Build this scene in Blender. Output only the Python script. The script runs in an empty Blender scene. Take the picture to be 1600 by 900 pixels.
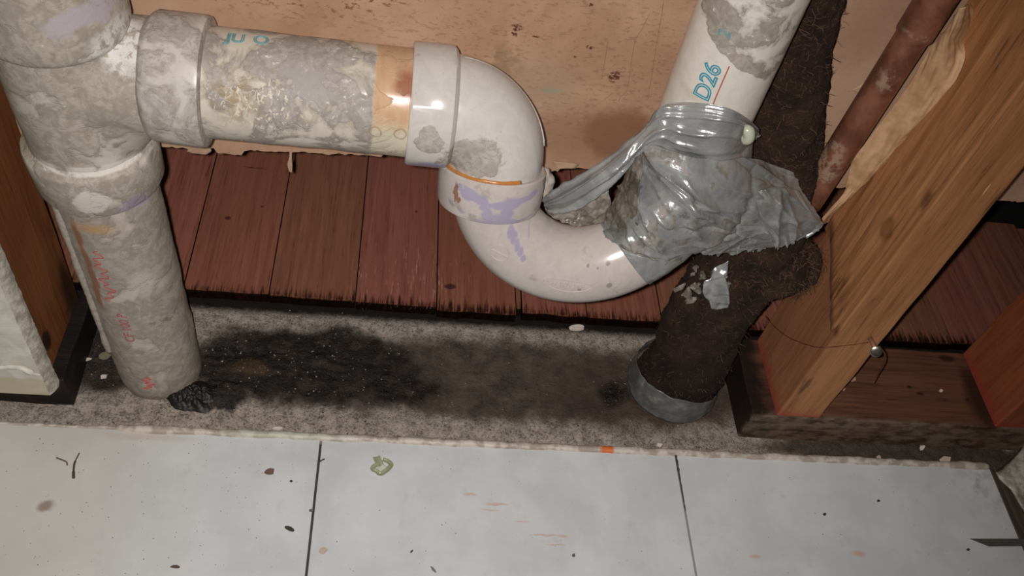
import bpy, bmesh, math, random
from mathutils import Vector, Matrix, noise as mn
random.seed(7)
S = 0.0254                       # modelled in inches, stored in metres
col = bpy.context.scene.collection
scn = bpy.context.scene

# ------------------------------------------------------------------ camera, light, world, exposure
CAM = Vector((-13.975, -15.722, 26.486))
FPX = 1383.0
RX = Vector((0.9868295, -0.03879986, 0.15704174))      # camera right, in world axes
RD = Vector((0.06949504, -0.77496884, -0.62816697))    # camera down
RF = Vector((0.14607525, 0.63080731, -0.76206571))     # camera forward
cam = bpy.data.cameras.new('camera'); camo = bpy.data.objects.new('camera', cam); col.objects.link(camo)
cam.sensor_width = 36.0; cam.lens = FPX * 36.0 / 1600.0; cam.clip_start = 0.01
m3 = Matrix((RX, -RD, -RF)).transposed().to_4x4()
m3.translation = CAM * S
camo.matrix_world = m3
scn.camera = camo

w = bpy.data.worlds.new('world'); scn.world = w; w.use_nodes = True
w.node_tree.nodes['Background'].inputs[0].default_value = (1.0, 0.93, 0.86, 1)
w.node_tree.nodes['Background'].inputs[1].default_value = 0.008

fl = bpy.data.lights.new('phone_flash', 'SPOT'); flo = bpy.data.objects.new('phone_flash', fl); col.objects.link(flo)
fl.energy = 17.5; fl.color = (1.0, 0.96, 0.93)
fl.spot_size = math.radians(118); fl.spot_blend = 1.0; fl.shadow_soft_size = 0.0035
flp = CAM + RX * -0.42 + RD * -0.12
aim = (RF + RX * -0.13 + RD * 0.03).normalized()
flo.matrix_world = Matrix.Translation(flp * S) @ aim.to_track_quat('-Z', 'Y').to_matrix().to_4x4()
fl.use_nodes = True
ln = fl.node_tree.nodes; lo = fl.node_tree.links
em = [n for n in ln if n.type == 'EMISSION'][0]
fo = ln.new('ShaderNodeLightFalloff'); fo.inputs['Strength'].default_value = 1.0; fo.inputs['Smooth'].default_value = 0.5
lo.new(fo.outputs['Quadratic'], em.inputs['Strength'])

scn.view_settings.view_transform = 'Standard'; scn.view_settings.look = 'None'
scn.view_settings.gamma = 1.0; scn.view_settings.use_curve_mapping = False
scn.view_settings.exposure = 1.0

# ------------------------------------------------------------------ helpers
def at(px, py, X=None, Y=None, Z=None):
    v = RX * ((px - 800) / FPX) + RD * ((py - 450) / FPX) + RF
    if Y is not None: t = (Y - CAM.y) / v.y
    elif Z is not None: t = (Z - CAM.z) / v.z
    else: t = (X - CAM.x) / v.x
    return CAM + v * t

def fbm(p, o=4): return mn.fractal(p, 1.0, 2.0, o)

class MB:
    def __init__(s): s.v = []; s.f = []
    def add(s, vs, fs):
        b = len(s.v); s.v += [Vector(v) for v in vs]; s.f += [tuple(b + i for i in f) for f in fs]; return s
    def grid(s, rows, closed=False):
        n = len(rows[0]); vs = [v for r in rows for v in r]; fs = []
        for i in range(len(rows) - 1):
            for j in range(n if closed else n - 1):
                k = (j + 1) % n
                fs.append((i*n+j, i*n+k, (i+1)*n+k, (i+1)*n+j))
        return s.add(vs, fs)
    def box(s, lo, hi):
        x0,y0,z0 = lo; x1,y1,z1 = hi
        return s.add([(x0,y0,z0),(x1,y0,z0),(x1,y1,z0),(x0,y1,z0),(x0,y0,z1),(x1,y0,z1),(x1,y1,z1),(x0,y1,z1)],
                     [(0,3,2,1),(4,5,6,7),(0,1,5,4),(1,2,6,5),(2,3,7,6),(3,0,4,7)])
    def tube(s, path, rad, seg=40, caps=True, disp=None):
        path = [Vector(p) for p in path]
        if not hasattr(rad, '__len__'): rad = [rad] * len(path)
        t0 = (path[1] - path[0]).normalized()
        u = t0.orthogonal().normalized(); rows = []
        for i, p in enumerate(path):
            t = (path[min(i+1, len(path)-1)] - path[max(i-1, 0)]).normalized()
            u = (u - t * u.dot(t)).normalized(); v = t.cross(u)
            r = []
            for k in range(seg):
                a = 2*math.pi*k/seg; d = u*math.cos(a) + v*math.sin(a)
                q = p + d*rad[i]
                if disp: q = q + d*disp(q)
                r.append(q)
            rows.append(r)
        b = len(s.v); s.grid(rows, True)
        if caps:
            s.f.append(tuple(b + k for k in reversed(range(seg))))
            e = b + (len(rows)-1)*seg; s.f.append(tuple(e + k for k in range(seg)))
        return s
    def lathe(s, o, d, prof, seg=64, disp=None):
        o = Vector(o); d = Vector(d).normalized()
        return s.tube2([(o + d*t, r) for t, r in prof], d, seg, disp)
    def tube2(s, pr, d, seg, disp=None):
        u = d.orthogonal().normalized(); v = d.cross(u); rows = []
        for p, r in pr:
            row = []
            for k in range(seg):
                a = 2*math.pi*k/seg; e = u*math.cos(a)+v*math.sin(a)
                q = p + e*r
                if disp: q = q + e*disp(q)
                row.append(q)
            rows.append(row)
        b = len(s.v); s.grid(rows, True)
        s.f.append(tuple(b+k for k in reversed(range(seg)))); e = b+(len(rows)-1)*seg; s.f.append(tuple(e+k for k in range(seg)))
        return s
    def build(s, name, mat, parent=None, smooth=True, bevel=0, solid=0, sharp=None, base=None):
        if base is None: base = Vector((0,0,0))
        me = bpy.data.meshes.new(name)
        me.from_pydata([tuple((v)*S) for v in s.v], [], s.f)
        me.materials.append(mat)
        if smooth: me.polygons.foreach_set('use_smooth', [True]*len(me.polygons))
        me.update()
        if sharp: me.set_sharp_from_angle(angle=math.radians(sharp))
        o = bpy.data.objects.new(name, me); col.objects.link(o)
        if parent is not None:
            o.parent = parent
            o.matrix_parent_inverse = Matrix.Translation(parent.location).inverted() if parent.type == 'EMPTY' else Matrix.Identity(4)
        if bevel:
            b = o.modifiers.new('bevel', 'BEVEL'); b.width = bevel*S; b.segments = 2; b.limit_method = 'ANGLE'
        if solid:
            b = o.modifiers.new('solid', 'SOLIDIFY'); b.thickness = solid*S; b.offset = 0
        return o

def thing(name, label, cat, base, group=None):
    o = bpy.data.objects.new(name, None); col.objects.link(o)
    o.location = Vector(base)*S; o.empty_display_size = .02
    o['label'] = label; o['category'] = cat
    if group: o['group'] = group
    return o
def tag(o, label, cat, group=None):
    o['label'] = label; o['category'] = cat
    if group: o['group'] = group
    return o

def rail(pts, n):
    """Catmull-Rom through points, n samples"""
    pts = [Vector(p) for p in pts]; out = []
    m = len(pts) - 1
    for i in range(n):
        t = i/(n-1)*m; k = min(int(t), m-1); t -= k
        p0 = pts[max(k-1,0)]; p1 = pts[k]; p2 = pts[k+1]; p3 = pts[min(k+2,m)]
        out.append(.5*((2*p1)+(p2-p0)*t+(2*p0-5*p1+4*p2-p3)*t*t+(3*p1-p0-3*p2+p3)*t**3))
    return out
def patch(ctrl, nu, nv, disp=None):
    """sheet through a control grid of points"""
    rows = [rail(r, nu) for r in ctrl]
    cols = [rail([r[j] for r in rows], nv) for j in range(nu)]
    g = [[cols[j][i] for j in range(nu)] for i in range(nv)]
    if disp:
        h = []
        for i in range(nv):
            r = []
            for j in range(nu):
                a = g[i][min(j+1,nu-1)] - g[i][max(j-1,0)]; b = g[min(i+1,nv-1)][j] - g[max(i-1,0)][j]
                n = a.cross(b)
                n = n.normalized() if n.length > 1e-9 else Vector((0,-1,0))
                if n.dot(CAM - g[i][j]) < 0: n = -n
                r.append(g[i][j] + n*disp(g[i][j], j/(nu-1), i/(nv-1)))
            h.append(r)
        g = h
    return g
def densify(path, step):
    path = [Vector(p) for p in path]; out = [path[0]]
    for a, b in zip(path, path[1:]):
        n = max(1, int((b-a).length/step))
        out += [a.lerp(b, k/n) for k in range(1, n+1)]
    return out

# surface point of a tube nearest the viewer along a pixel
def on_surf(px, py, origin, axis, r, eye=None, q_=None):
    origin = Vector(origin); axis = Vector(axis).normalized(); eye = eye or CAM; d = ((q_ or at(px,py,Y=1)) - eye).normalized()
    w0 = eye - origin; a = d - axis*d.dot(axis); b = w0 - axis*w0.dot(axis)
    A = a.dot(a); B = 2*a.dot(b); Cc = b.dot(b) - r*r; q = B*B-4*A*Cc
    return eye + d*((-B - math.sqrt(max(q,0)))/(2*A))
# ------------------------------------------------------------------ material kit (coordinates in inches)
class MT:
    def __init__(s, name, rough=.5, metal=0., spec=.5):
        s.m = bpy.data.materials.new(name); s.m.use_nodes = True; s.t = s.m.node_tree; s.n = s.t.nodes; s.l = s.t.links
        s.b = s.n['Principled BSDF']; s.b.inputs['Metallic'].default_value = metal; s.b.inputs['Specular IOR Level'].default_value = spec
        s.b.inputs['Roughness'].default_value = rough
        tc = s.n.new('ShaderNodeTexCoord'); s.p = s.vm('MULTIPLY', tc.outputs['Object'], (1/S,)*3); s.wc = {}
    def put(s, i, v):
        if isinstance(v, bpy.types.NodeSocket): s.l.new(v, i)
        elif hasattr(v, '__len__') and i.type == 'RGBA': i.default_value = (v[0], v[1], v[2], 1)
        else: i.default_value = v
    def vm(s, op, a, b):
        n = s.n.new('ShaderNodeVectorMath'); n.operation = op; s.put(n.inputs[0], a); s.put(n.inputs[1], b); return n.outputs['Vector']
    def ma(s, op, a, b=0., c=0.):
        n = s.n.new('ShaderNodeMath'); n.operation = op; s.put(n.inputs[0], a); s.put(n.inputs[1], b)
        if op in ('MULTIPLY_ADD',): s.put(n.inputs[2], c)
        return n.outputs[0]
    def noise(s, sc, det=4, rough=.55, dist=0., st=(1,1,1), off=(0,0,0), out='Fac', vec=None):
        n = s.n.new('ShaderNodeTexNoise'); n.inputs['Scale'].default_value = sc; n.inputs['Detail'].default_value = det
        n.inputs['Roughness'].default_value = rough; n.inputs['Distortion'].default_value = dist
        v = s.vm('MULTIPLY', vec or s.p, st)
        if any(off): v = s.vm('ADD', v, off)
        s.l.new(v, n.inputs['Vector']); return n.outputs[out]
    def thr(s, f, a, b):
        n = s.n.new('ShaderNodeMapRange'); n.interpolation_type = 'SMOOTHSTEP'; s.put(n.inputs['Value'], f)
        s.put(n.inputs['From Min'], a); s.put(n.inputs['From Max'], b); return n.outputs['Result']
    def mix(s, f, a, b, mode='MIX'):
        n = s.n.new('ShaderNodeMix'); n.data_type = 'RGBA'; n.blend_type = mode
        s.put(n.inputs['Factor'], f); s.put(n.inputs[6], a); s.put(n.inputs[7], b); return n.outputs[2]
    def warp(s, sc, amt):
        if (sc, amt) not in s.wc:
            c = s.noise(sc, 4, .6, out='Color'); c = s.vm('SUBTRACT', c, (.5,.5,.5)); c = s.vm('MULTIPLY', c, (2*amt,)*3)
            s.wc[(sc, amt)] = s.vm('ADD', s.p, c)
        return s.wc[(sc, amt)]
    def blob(s, c, r, soft=.3, wsc=1.2, warp=.4):
        v = s.warp(wsc, warp) if warp else s.p
        v = s.vm('SUBTRACT', v, tuple(c)); v = s.vm('DIVIDE', v, tuple(r) if hasattr(r, '__len__') else (r,)*3)
        n = s.n.new('ShaderNodeVectorMath'); n.operation = 'LENGTH'; s.l.new(v, n.inputs[0])
        return s.thr(n.outputs['Value'], 1.0, 1.0 - soft)
    def maxm(s, *a):
        o = a[0]
        for b in a[1:]: o = s.ma('MAXIMUM', o, b)
        return o
    def sep(s, ax):
        n = s.n.new('ShaderNodeSeparateXYZ'); s.l.new(s.p, n.inputs[0]); return n.outputs[ax]
    def color(s, c): s.put(s.b.inputs['Base Color'], c); return s
    def rough(s, c): s.put(s.b.inputs['Roughness'], c); return s
    def bump(s, h, strength=.5, dist=.03):
        n = s.n.new('ShaderNodeBump'); n.inputs['Strength'].default_value = strength; n.inputs['Distance'].default_value = dist*S
        s.l.new(h, n.inputs['Height']); s.l.new(n.outputs[0], s.b.inputs['Normal']); return s

def sr(r, g, b):
    f = lambda c: ((c/255+.055)/1.055)**2.4 if c > 10 else c/255/12.92
    return (f(r), f(g), f(b))

def flat(name, c, rough=.6, metal=0., var=.25, sc=6):
    m = MT(name, rough, metal); n = m.noise(sc, 5, .6)
    d = tuple(x*(1-var) for x in c); e = tuple(min(1, x*(1+var)) for x in c)
    m.color(m.mix(n, d, e)).bump(n, .3, .02); return m.m

def wood(name, st, dark, mid, light, extra=None, sc=1.0, rough=.62):
    m = MT(name, rough, 0, .35)
    g = m.noise(1.0*sc, 6, .62, .6, st); f = m.noise(3.2*sc, 4, .7, .2, st, (3,7,1)); big = m.noise(.22, 3, .5)
    c = m.mix(m.thr(g, .28, .74), dark, light); c = m.mix(.45, c, m.mix(m.thr(f, .3, .7), dark, light))
    c = m.mix(m.thr(big, .35, .65), c, m.mix(.5, c, mid))
    c = m.mix(m.ma('MULTIPLY', m.thr(f, .40, .30), .6), c, tuple(x*.35 for x in dark))
    if extra: c = extra(m, c)
    m.color(c).bump(m.ma('ADD', g, m.ma('MULTIPLY', f, .6)), .5, .05); return m.m

def pvc(name, base, amt=.0, pscale=.9, extra=None, grey=None, gl=.28, region=None, fk=.90):
    """white drain pipe with plaster smears; amt shifts how much of it is crusted, region(m) adds by place"""
    m = MT(name, .3, 0, .5)
    grey = grey or (sr(158,150,143), sr(176,167,160))
    n1 = m.noise(pscale, 10, .6, .5); n2 = m.noise(2.6, 6, .6, 1.2, off=(4,2,9)); n3 = m.noise(7, 5, .6, .8, off=(1,8,3)); n4 = m.noise(19, 3, .6)
    v = m.ma('ADD', n1, amt)
    if region: v = m.ma('ADD', v, region(m))
    mask = m.thr(v, .50, .535)
    g = m.mix(m.thr(n2, .4, .6), grey[0], grey[1]); g = m.mix(m.ma('MULTIPLY', m.thr(n3, .52, .36), .5), g, sr(140,128,112))
    fleck = m.ma('MULTIPLY', m.thr(m.ma('ADD', n3, m.ma('MULTIPLY', n2, .35)), fk-.02, fk+.01), 1.0)
    g = m.mix(fleck, g, sr(212,204,190))
    b = m.mix(m.thr(n2, .3, .7), tuple(x*.9 for x in base), base)
    edge = m.ma('MULTIPLY', m.thr(v, .44, .50), m.thr(v, .56, .51))
    c = m.mix(mask, b, g); c = m.mix(m.ma('MULTIPLY', edge, .35), c, sr(120,108,95))
    c = m.mix(m.ma('MULTIPLY', m.thr(n4, .68, .74), .6), c, sr(88,76,64))
    if extra: c = extra(m, c)
    m.color(c)
    m.rough(m.ma('ADD', m.ma('MULTIPLY', mask, .42), gl))
    m.bump(m.ma('ADD', m.ma('MULTIPLY', mask, .6), m.ma('MULTIPLY', m.ma('MULTIPLY', n3, mask), .9)), .4, .035)
    return m.m

# ------------------------------------------------------------------ the setting: slab, tiles, plank floor, back wall
def slab_mat():
    m = MT('concrete', .8, 0, .35)
    n1 = m.noise(.55, 8, .65, .6); n2 = m.noise(3.0, 7, .7, .3); n3 = m.noise(14, 4, .7); n4 = m.noise(1.4, 6, .6, off=(5,5,5))
    c = m.mix(m.thr(n2, .35, .65), sr(104,94,86), sr(166,154,144))
    c = m.mix(m.ma('MULTIPLY', m.thr(n3, .42, .62), .55), c, sr(182,168,156))
    c = m.mix(m.ma('MULTIPLY', m.thr(n3, .46, .36), .6), c, sr(66,56,48))
    # damp brown centre of the strip
    damp = m.blob((-9.0,2.0,0), (14.0,2.1,3), .35, .8, .7)
    c = m.mix(m.ma('MULTIPLY', damp, .9), c, m.mix(m.thr(n4, .35, .65), sr(44,34,28), sr(78,64,52)))
    damp2 = m.blob((-4.0,1.7,0), (5.2,2.3,3), .6, .9, .8)
    c = m.mix(m.ma('MULTIPLY', damp2, .6), c, sr(66,50,42))
    wet = m.maxm(m.blob((-16.5,2.15,0), (5.2,2.0,3), .35, 1.0, .9), m.blob((-19.2,.7,0), (1.3,.75,3), .3, 1.6, .4),
                 m.blob((-22.9,2.0,0), (1.8,1.9,3), .4, 1.4, .4), m.blob((-5.2,1.7,0), (.8,.8,3), .5, 1.5, .4), m.blob((-13.0,1.4,0), (2.2,1.0,3), .6, 1.4, .7))
    n5 = m.noise(2.0, 9, .72, .4, off=(2,7,1))
    wet = m.ma('MULTIPLY', wet, m.thr(m.ma('ADD', n5, m.ma('MULTIPLY', wet, .12)), .36, .50))
    c = m.mix(m.ma('MULTIPLY', wet, .95), c, m.mix(m.thr(n5, .45, .66), sr(13,10,8), sr(54,42,33)))
    c = m.mix(m.ma('MULTIPLY', m.blob((-18.3,1.85,0), (.9,.5,1), .6, 1.5, .3), .7), c, sr(74,56,36))
    gunk = m.blob((6.0,-.3,0), (7.0,.7,3), .3, 1.2, .3)
    c = m.mix(m.ma('MULTIPLY', gunk, .9), c, m.mix(n2, sr(28,22,18), sr(78,64,52)))
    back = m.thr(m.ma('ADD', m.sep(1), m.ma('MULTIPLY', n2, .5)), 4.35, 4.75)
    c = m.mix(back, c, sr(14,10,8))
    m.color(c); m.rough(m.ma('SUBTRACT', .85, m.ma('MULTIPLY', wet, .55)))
    m.bump(m.ma('ADD', n2, m.ma('MULTIPLY', n3, .6)), .9, .09); return m.m
mb = MB(); rows = []
NX, NY = 470, 130
def slab_z(x, y):
    z = -.10 + .05*fbm(Vector((x*.5, y*.5, 0))) + .035*fbm(Vector((x*2.2, y*2.2, 3)))
    z -= .10*math.exp(-((y-2.0)/1.5)**2)
    z += .16*math.exp(-(((x+18.95)/.95)**2 + ((y-.75)/.55)**2))*(1+.8*mn.noise(Vector((x*5,y*5,1))))     # sludge by the pipe
    z += .10*math.exp(-(((x+16.6)/3.6)**2 + ((y-2.3)/1.2)**2))*(.6+1.0*abs(mn.noise(Vector((x*3,y*3,7)))))
    z += .12*math.exp(-(((x+18.3)/.8)**2 + ((y-1.8)/.5)**2))
    return z
for i in range(NY):
    y = -1.0 + 7.5*i/(NY-1) if i < NY-12 else None
    if y is None: y = -1.0 + 7.5*(NY-13)/(NY-1) + (i-(NY-13))*.7
    rows.append([Vector((-30 + 57*j/(NX-1), y, slab_z(-30 + 57*j/(NX-1), y))) for j in range(NX)])
mb.grid(rows)
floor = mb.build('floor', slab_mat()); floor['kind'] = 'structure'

def tile_mat():
    m = MT('white_tile', .42, 0, .4)
    n1 = m.noise(.35, 5, .6, .3); n2 = m.noise(1.6, 5, .65); n3 = m.noise(9, 3, .6); st = m.noise(.9, 5, .6, 0, (2.2,.35,1))
    c = m.mix(m.thr(n1, .3, .7), sr(190,192,193), sr(206,207,208)); c = m.mix(m.ma('MULTIPLY', m.thr(n2, .55, .75), .25), c, sr(160,160,162))
    c = m.mix(m.ma('MULTIPLY', m.thr(st, .52, .7), .25), c, sr(206,205,200))
    warm = m.thr(m.sep(0), -17.5, -24.0); c = m.mix(m.ma('MULTIPLY', warm, .45), c, sr(186,178,158))
    c = m.mix(m.ma('MULTIPLY', m.thr(n3, .71, .76), .5), c, sr(110,104,98))
    rust = m.maxm(*[m.blob(at(x,y,Z=.1), (a,b,1), .7, 3, .08) for x,y,a,b in
            [(775,788,.55,.07),(765,797,.45,.03),(850,836,.7,.05),(880,838,.25,.06),(735,772,.3,.06),(870,852,.5,.03),(815,815,.4,.03),(1342,865,.35,.18),(1180,870,.3,.1)]])
    c = m.mix(m.ma('MULTIPLY', rust, .5), c, sr(190,140,100))
    brown = m.blob(at(72,790,Z=.1), (.32,.25,1), .7, 3, .15); c = m.mix(m.ma('MULTIPLY', brown, .7), c, sr(120,88,70))
    yel = m.blob(at(230,682,Z=.1), (2.0,.22,1), .8, 1, .2); c = m.mix(m.ma('MULTIPLY', yel, .35), c, sr(176,150,112))
    dk = m.blob(at(1540,760,Z=.1), (1.4,1.6,1), .9, 1.2, .5); c = m.mix(m.ma('MULTIPLY', m.ma('MULTIPLY', dk, m.thr(n2, .4, .65)), .5), c, sr(110,104,92))
    m.color(c).bump(n2, .12, .02); m.rough(m.ma('ADD', .34, m.ma('MULTIPLY', n2, .2))); return m.m
TM = tile_mat()
for x0, x1 in ((-27.75,-15.61),(-15.54,-3.42),(-3.355,8.72)):
    b = MB().box((x0,-12.9,-.12), (x1,-.88,.10)); b.build('tile', TM, floor, smooth=False, bevel=.025)
# dark bedding under the open joints
MB().box((-29,-13.1,-.5),(15,-1.0,-.14)).build('bedding', flat('dark_bedding', sr(60,54,48)), floor, smooth=False)
# cream bead of caulk and paint that runs along the tile edge
mb = MB(); pth = []
for i in range(260):
    x = -27.5 + 36.2*i/259
    pth.append((x, -.83 + .035*mn.noise(Vector((x*1.1,0,0))) + .03*mn.noise(Vector((x*4,2,0))), .05 + .02*mn.noise(Vector((x*2,5,0)))))
rad = [max(.035, (.15 if x[0] > -22 else .07) + .05*mn.noise(Vector((x[0]*.7,9,0))) + .015*mn.noise(Vector((x[0]*3,9,0)))) for x in pth]
mb.tube(pth, rad, 10)
def bead(m, c):
    c = m.mix(m.blob(at(948,703,Z=.1), (.28,.3,.5), .4, 3, .1), c, sr(206,106,50))
    c = m.mix(m.ma('MULTIPLY', m.blob((-16.8,-.8,.1), (2.6,.5,.5), .6, 1, .3), .35), c, sr(166,186,158)); return c
mm = MT('caulk', .5); n = mm.noise(2.5, 5, .6); c = mm.mix(mm.thr(n, .4, .6), sr(158,144,130), sr(196,186,174)); mm.color(bead(mm, c)).bump(n, .5, .04)
mb.build('edge_bead', mm.m, floor)

MB().tube([(-3.387+.02*mn.noise(Vector((k,0,0))), -.9-.085*k, .10) for k in range(26)], [max(.008,.045-.0012*k+.03*mn.noise(Vector((k*.8,4,0)))) for k in range(26)], 7).build('joint_grime', flat('joint_grime', sr(66,62,58), .9), floor)
# plank floor of the next room, seen under the wall: 3 in boards, butt ends over the slab
def plank_extra(m, c):
    y = m.sep(1); sc_ = m.noise(2.2, 5, .7, 0, (3.2,.28,1), (9,1,2))
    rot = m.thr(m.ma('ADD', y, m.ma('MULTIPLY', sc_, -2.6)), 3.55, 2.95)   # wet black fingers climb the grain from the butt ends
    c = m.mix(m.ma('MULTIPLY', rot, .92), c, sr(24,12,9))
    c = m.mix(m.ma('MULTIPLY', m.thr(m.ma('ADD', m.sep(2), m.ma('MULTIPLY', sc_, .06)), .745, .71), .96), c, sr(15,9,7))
    m.put(m.b.inputs['Specular IOR Level'], m.ma('MULTIPLY', m.thr(y, 4.5, 4.9), .4))
    pale = m.noise(5, 4, .7, 0, (2.5,.22,1), (4,4,4)); ar = m.maxm(m.blob((-12.5,5.8,.7), (2.6,2.2,1), .8, .6, .6), m.blob((-14.6,5.6,.7), (.8,1.8,1), .8, .6, .3))
    c = m.mix(m.ma('MULTIPLY', m.ma('MULTIPLY', m.thr(pale, .58, .66), ar), .55), c, sr(196,150,130))
    scar = m.maxm(*[m.blob(at(x,y,Z=.75), (a,b,.5), .5, 4, .08) for x,y,a,b in [(703,448,.28,.16),(355,340,.16,.1),(410,322,.07,.05),(650,330,.07,.1),(398,262,.6,.03)]])
    return m.mix(m.ma('MULTIPLY', scar, .8), c, sr(44,20,15))
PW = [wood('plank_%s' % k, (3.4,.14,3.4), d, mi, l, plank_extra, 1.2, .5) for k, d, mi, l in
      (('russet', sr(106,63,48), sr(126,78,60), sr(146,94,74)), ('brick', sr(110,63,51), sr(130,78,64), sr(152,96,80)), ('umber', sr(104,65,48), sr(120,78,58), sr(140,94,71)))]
deck = bpy.data.objects.new('floor.001', None); col.objects.link(deck); deck['kind'] = 'structure'; deck.location = Vector((-6,4.4,.3))*S
seams = [-29.8,-26.85,-23.9,-20.9,-17.94,-14.87,-11.9,-8.92,-8.70,-6.2,-3.25,-.3,2.65,5.8,8.9,11.8,14.8,17.8,20.8,23.8,26.8]
for i, (a, b) in enumerate(zip(seams, seams[1:])):
    y0 = 4.42 - .16*random.random() + (.0 if a > -12 else .05); y1 = 14.0 if a < 8.5 else 11.3 + .3*random.random()
    if -9 < a < -8.8: y0 = 4.6
    mb = MB(); g = .022; n = 9; dz = random.uniform(-.02,.03); rows = []
    e = [y0 + .05*mn.noise(Vector((a+k*.4, 3, i))) + .03*random.random() for k in range(n)]
    top = [[Vector((a+g+(b-a-2*g)*k/(n-1), yy(k), .75+dz - (.02 if k in (0,n-1) else 0))) for k in range(n)] for yy in (lambda k: e[k], lambda k: e[k]+.06, lambda k: 8.0, lambda k: y1)]
    for v in top[0]: v.z -= .09
    bot = [[Vector((v.x, v.y, .30)) for v in r] for r in top]
    rows = [bot[1], [Vector((v.x, v.y, .3)) for v in top[0]]] + top + [bot[3]]
    mb.grid(rows)
    R0 = [r[0] for r in rows]; R1 = [r[-1] for r in rows]
    bb = len(mb.v); mb.add(R0, [tuple(range(len(R0)))]); mb.add(R1, [tuple(reversed(range(len(R1))))])
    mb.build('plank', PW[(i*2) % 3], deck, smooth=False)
# added joist, set back under the butt ends; gap shade painted into its colour
MB().box((-30,4.85,-.3),(27,5.6,.30)).build('joist', flat('gap_black', sr(16,11,9), .7), deck, smooth=False)

# drywall back side, ragged along the bottom
def dw_z(x):
    pts = [(-32,8.1),(-20.5,8.42),(-13.4,8.92),(-8.9,9.06),(-1.6,9.26),(5,9.34),(32,9.4)]
    for (a, za), (b, zb) in zip(pts, pts[1:]):
        if a <= x <= b: return za + (zb-za)*(x-a)/(b-a)
    return 9
def dw_mat():
    m = MT('drywall_back', .85, 0, .2)
    n1 = m.noise(.4, 6, .6, .4); n2 = m.noise(3, 6, .65); fl = m.noise(6.0, 4, .65, .3, (.8,1,1.8)); fine = m.noise(30, 3, .6)
    c = m.mix(m.thr(n1, .3, .7), sr(160,124,98), sr(184,150,124)); c = m.mix(m.ma('MULTIPLY', n2, .35), c, sr(150,120,98))
    c = m.mix(m.ma('MULTIPLY', m.thr(fine, .55, .75), .3), c, sr(120,92,72))
    zone = m.maxm(m.blob((-16.5,3.4,14.6), (5,3,1.9), .6, .6, .5), m.ma('MULTIPLY', m.blob((-10,3.4,13), (8,3,4), .6, .5, .6), .35))
    c = m.mix(m.ma('MULTIPLY', m.ma('MULTIPLY', m.thr(fl, .56, .61), zone), .85), c, sr(98,62,44))
    stain = m.maxm(m.blob(at(965,212,Y=3.45), (1.7,2,1.3), .6, .9, .7), m.ma('MULTIPLY', m.blob(at(880,215,Y=3.45), (1.8,2,1.3), .8, .8, .6), .45))
    c = m.mix(m.ma('MULTIPLY', stain, .75), c, sr(112,76,54))
    gr = m.blob(at(850,130,Y=3.45), (1.6,2,1.4), .8, .8, .7); c = m.mix(m.ma('MULTIPLY', gr, .28), c, sr(150,140,122))
    mold = m.maxm(m.blob(at(780,105,Y=3.45), (.7,2,.9), .6, 1.6, .5), m.blob(at(770,135,Y=3.45), (.5,2,.6), .6, 1.6, .4))
    c = m.mix(m.ma('MULTIPLY', m.ma('MULTIPLY', mold, m.thr(n2, .45, .6)), .55), c, sr(120,104,78))
    gl = m.blob(at(862,141,Y=3.45), (.35,1,.13), .4, 3, .12); c = m.mix(m.ma('MULTIPLY', gl, .55), c, sr(134,138,118))
    spots = m.maxm(*[m.blob(at(x,y,Y=3.45), (a,.6,b), .5, 5, .14) for x,y,a,b in [(808,44,.2,.13),(803,52,.1,.1),(960,120,.16,.22),(920,75,.1,.1),(922,8,.08,.08),(838,57,.1,.06),(898,89,.06,.05),(1252,168,.1,.1)]])
    c = m.mix(m.ma('MULTIPLY', m.ma('MULTIPLY', spots, m.thr(m.noise(14, 3, .6), .42, .5)), .9), c, sr(70,36,22))
    m.color(c).bump(m.ma('ADD', n2, m.ma('MULTIPLY', fl, .5)), .35, .03); return m.m
DWM = dw_mat()
mb = MB(); n = 660; f0 = []; f1 = []; t0 = []; t1 = []
for k in range(n):
    x = -32 + 62*k/(n-1)
    z = dw_z(x) + .07*mn.noise(Vector((x*1.3,0,0))) + .06*mn.noise(Vector((x*6,4,0))) + .03*random.random()
    if -18.9 < x < -18.1: z -= .18
    if -10.2 < x < -9.0: z -= .2 - .12*mn.noise(Vector((x*7,0,2)))
    f0.append(Vector((x,3.45,z))); f1.append(Vector((x,3.95,z+.05)))
    t0.append(Vector((x,3.45,25))); t1.append(Vector((x,3.95,25)))
mid = [Vector((v.x, 3.45, v.z+.25)) for v in f0]
mb.grid([t1, f1, f0, mid, t0]); mb.build('wall_back', DWM, smooth=False)['kind'] = 'structure'
wall = bpy.data.objects['wall_back']
MB().box((-40,24,-4),(50,24.4,30)).build('wall_far', flat('unlit_far_wall', sr(40,34,30), .95), smooth=False)['kind'] = 'structure'  # wall added behind the planks; darkness of the open gap is in its colour
# strips of torn facing paper hanging from its edge
PAPER = flat('torn_paper', sr(172,140,116), .85)
for pts in ([(452,232),(456,234),(452,245),(456,246),(449,256),(457,258),(452,268),(456,270)], [(296,232),(326,228),(292,237),(330,236),(298,240),(322,241)],
            [(862,252),(905,256),(868,264),(900,262)], [(565,236),(600,240),(570,243),(596,244)], [(1325,143),(1328,140),(1350,128),(1362,150),(1380,96),(1378,132)]):
    ctrl = [[at(*pts[2*i], Y=3.42), at(*pts[2*i+1], Y=3.42)] for i in range(len(pts)//2)]
    MB().grid(patch(ctrl, 5, 14, lambda p,u,v: .05*mn.noise(p*3))).build('torn_paper', PAPER, wall, solid=.02)

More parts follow.
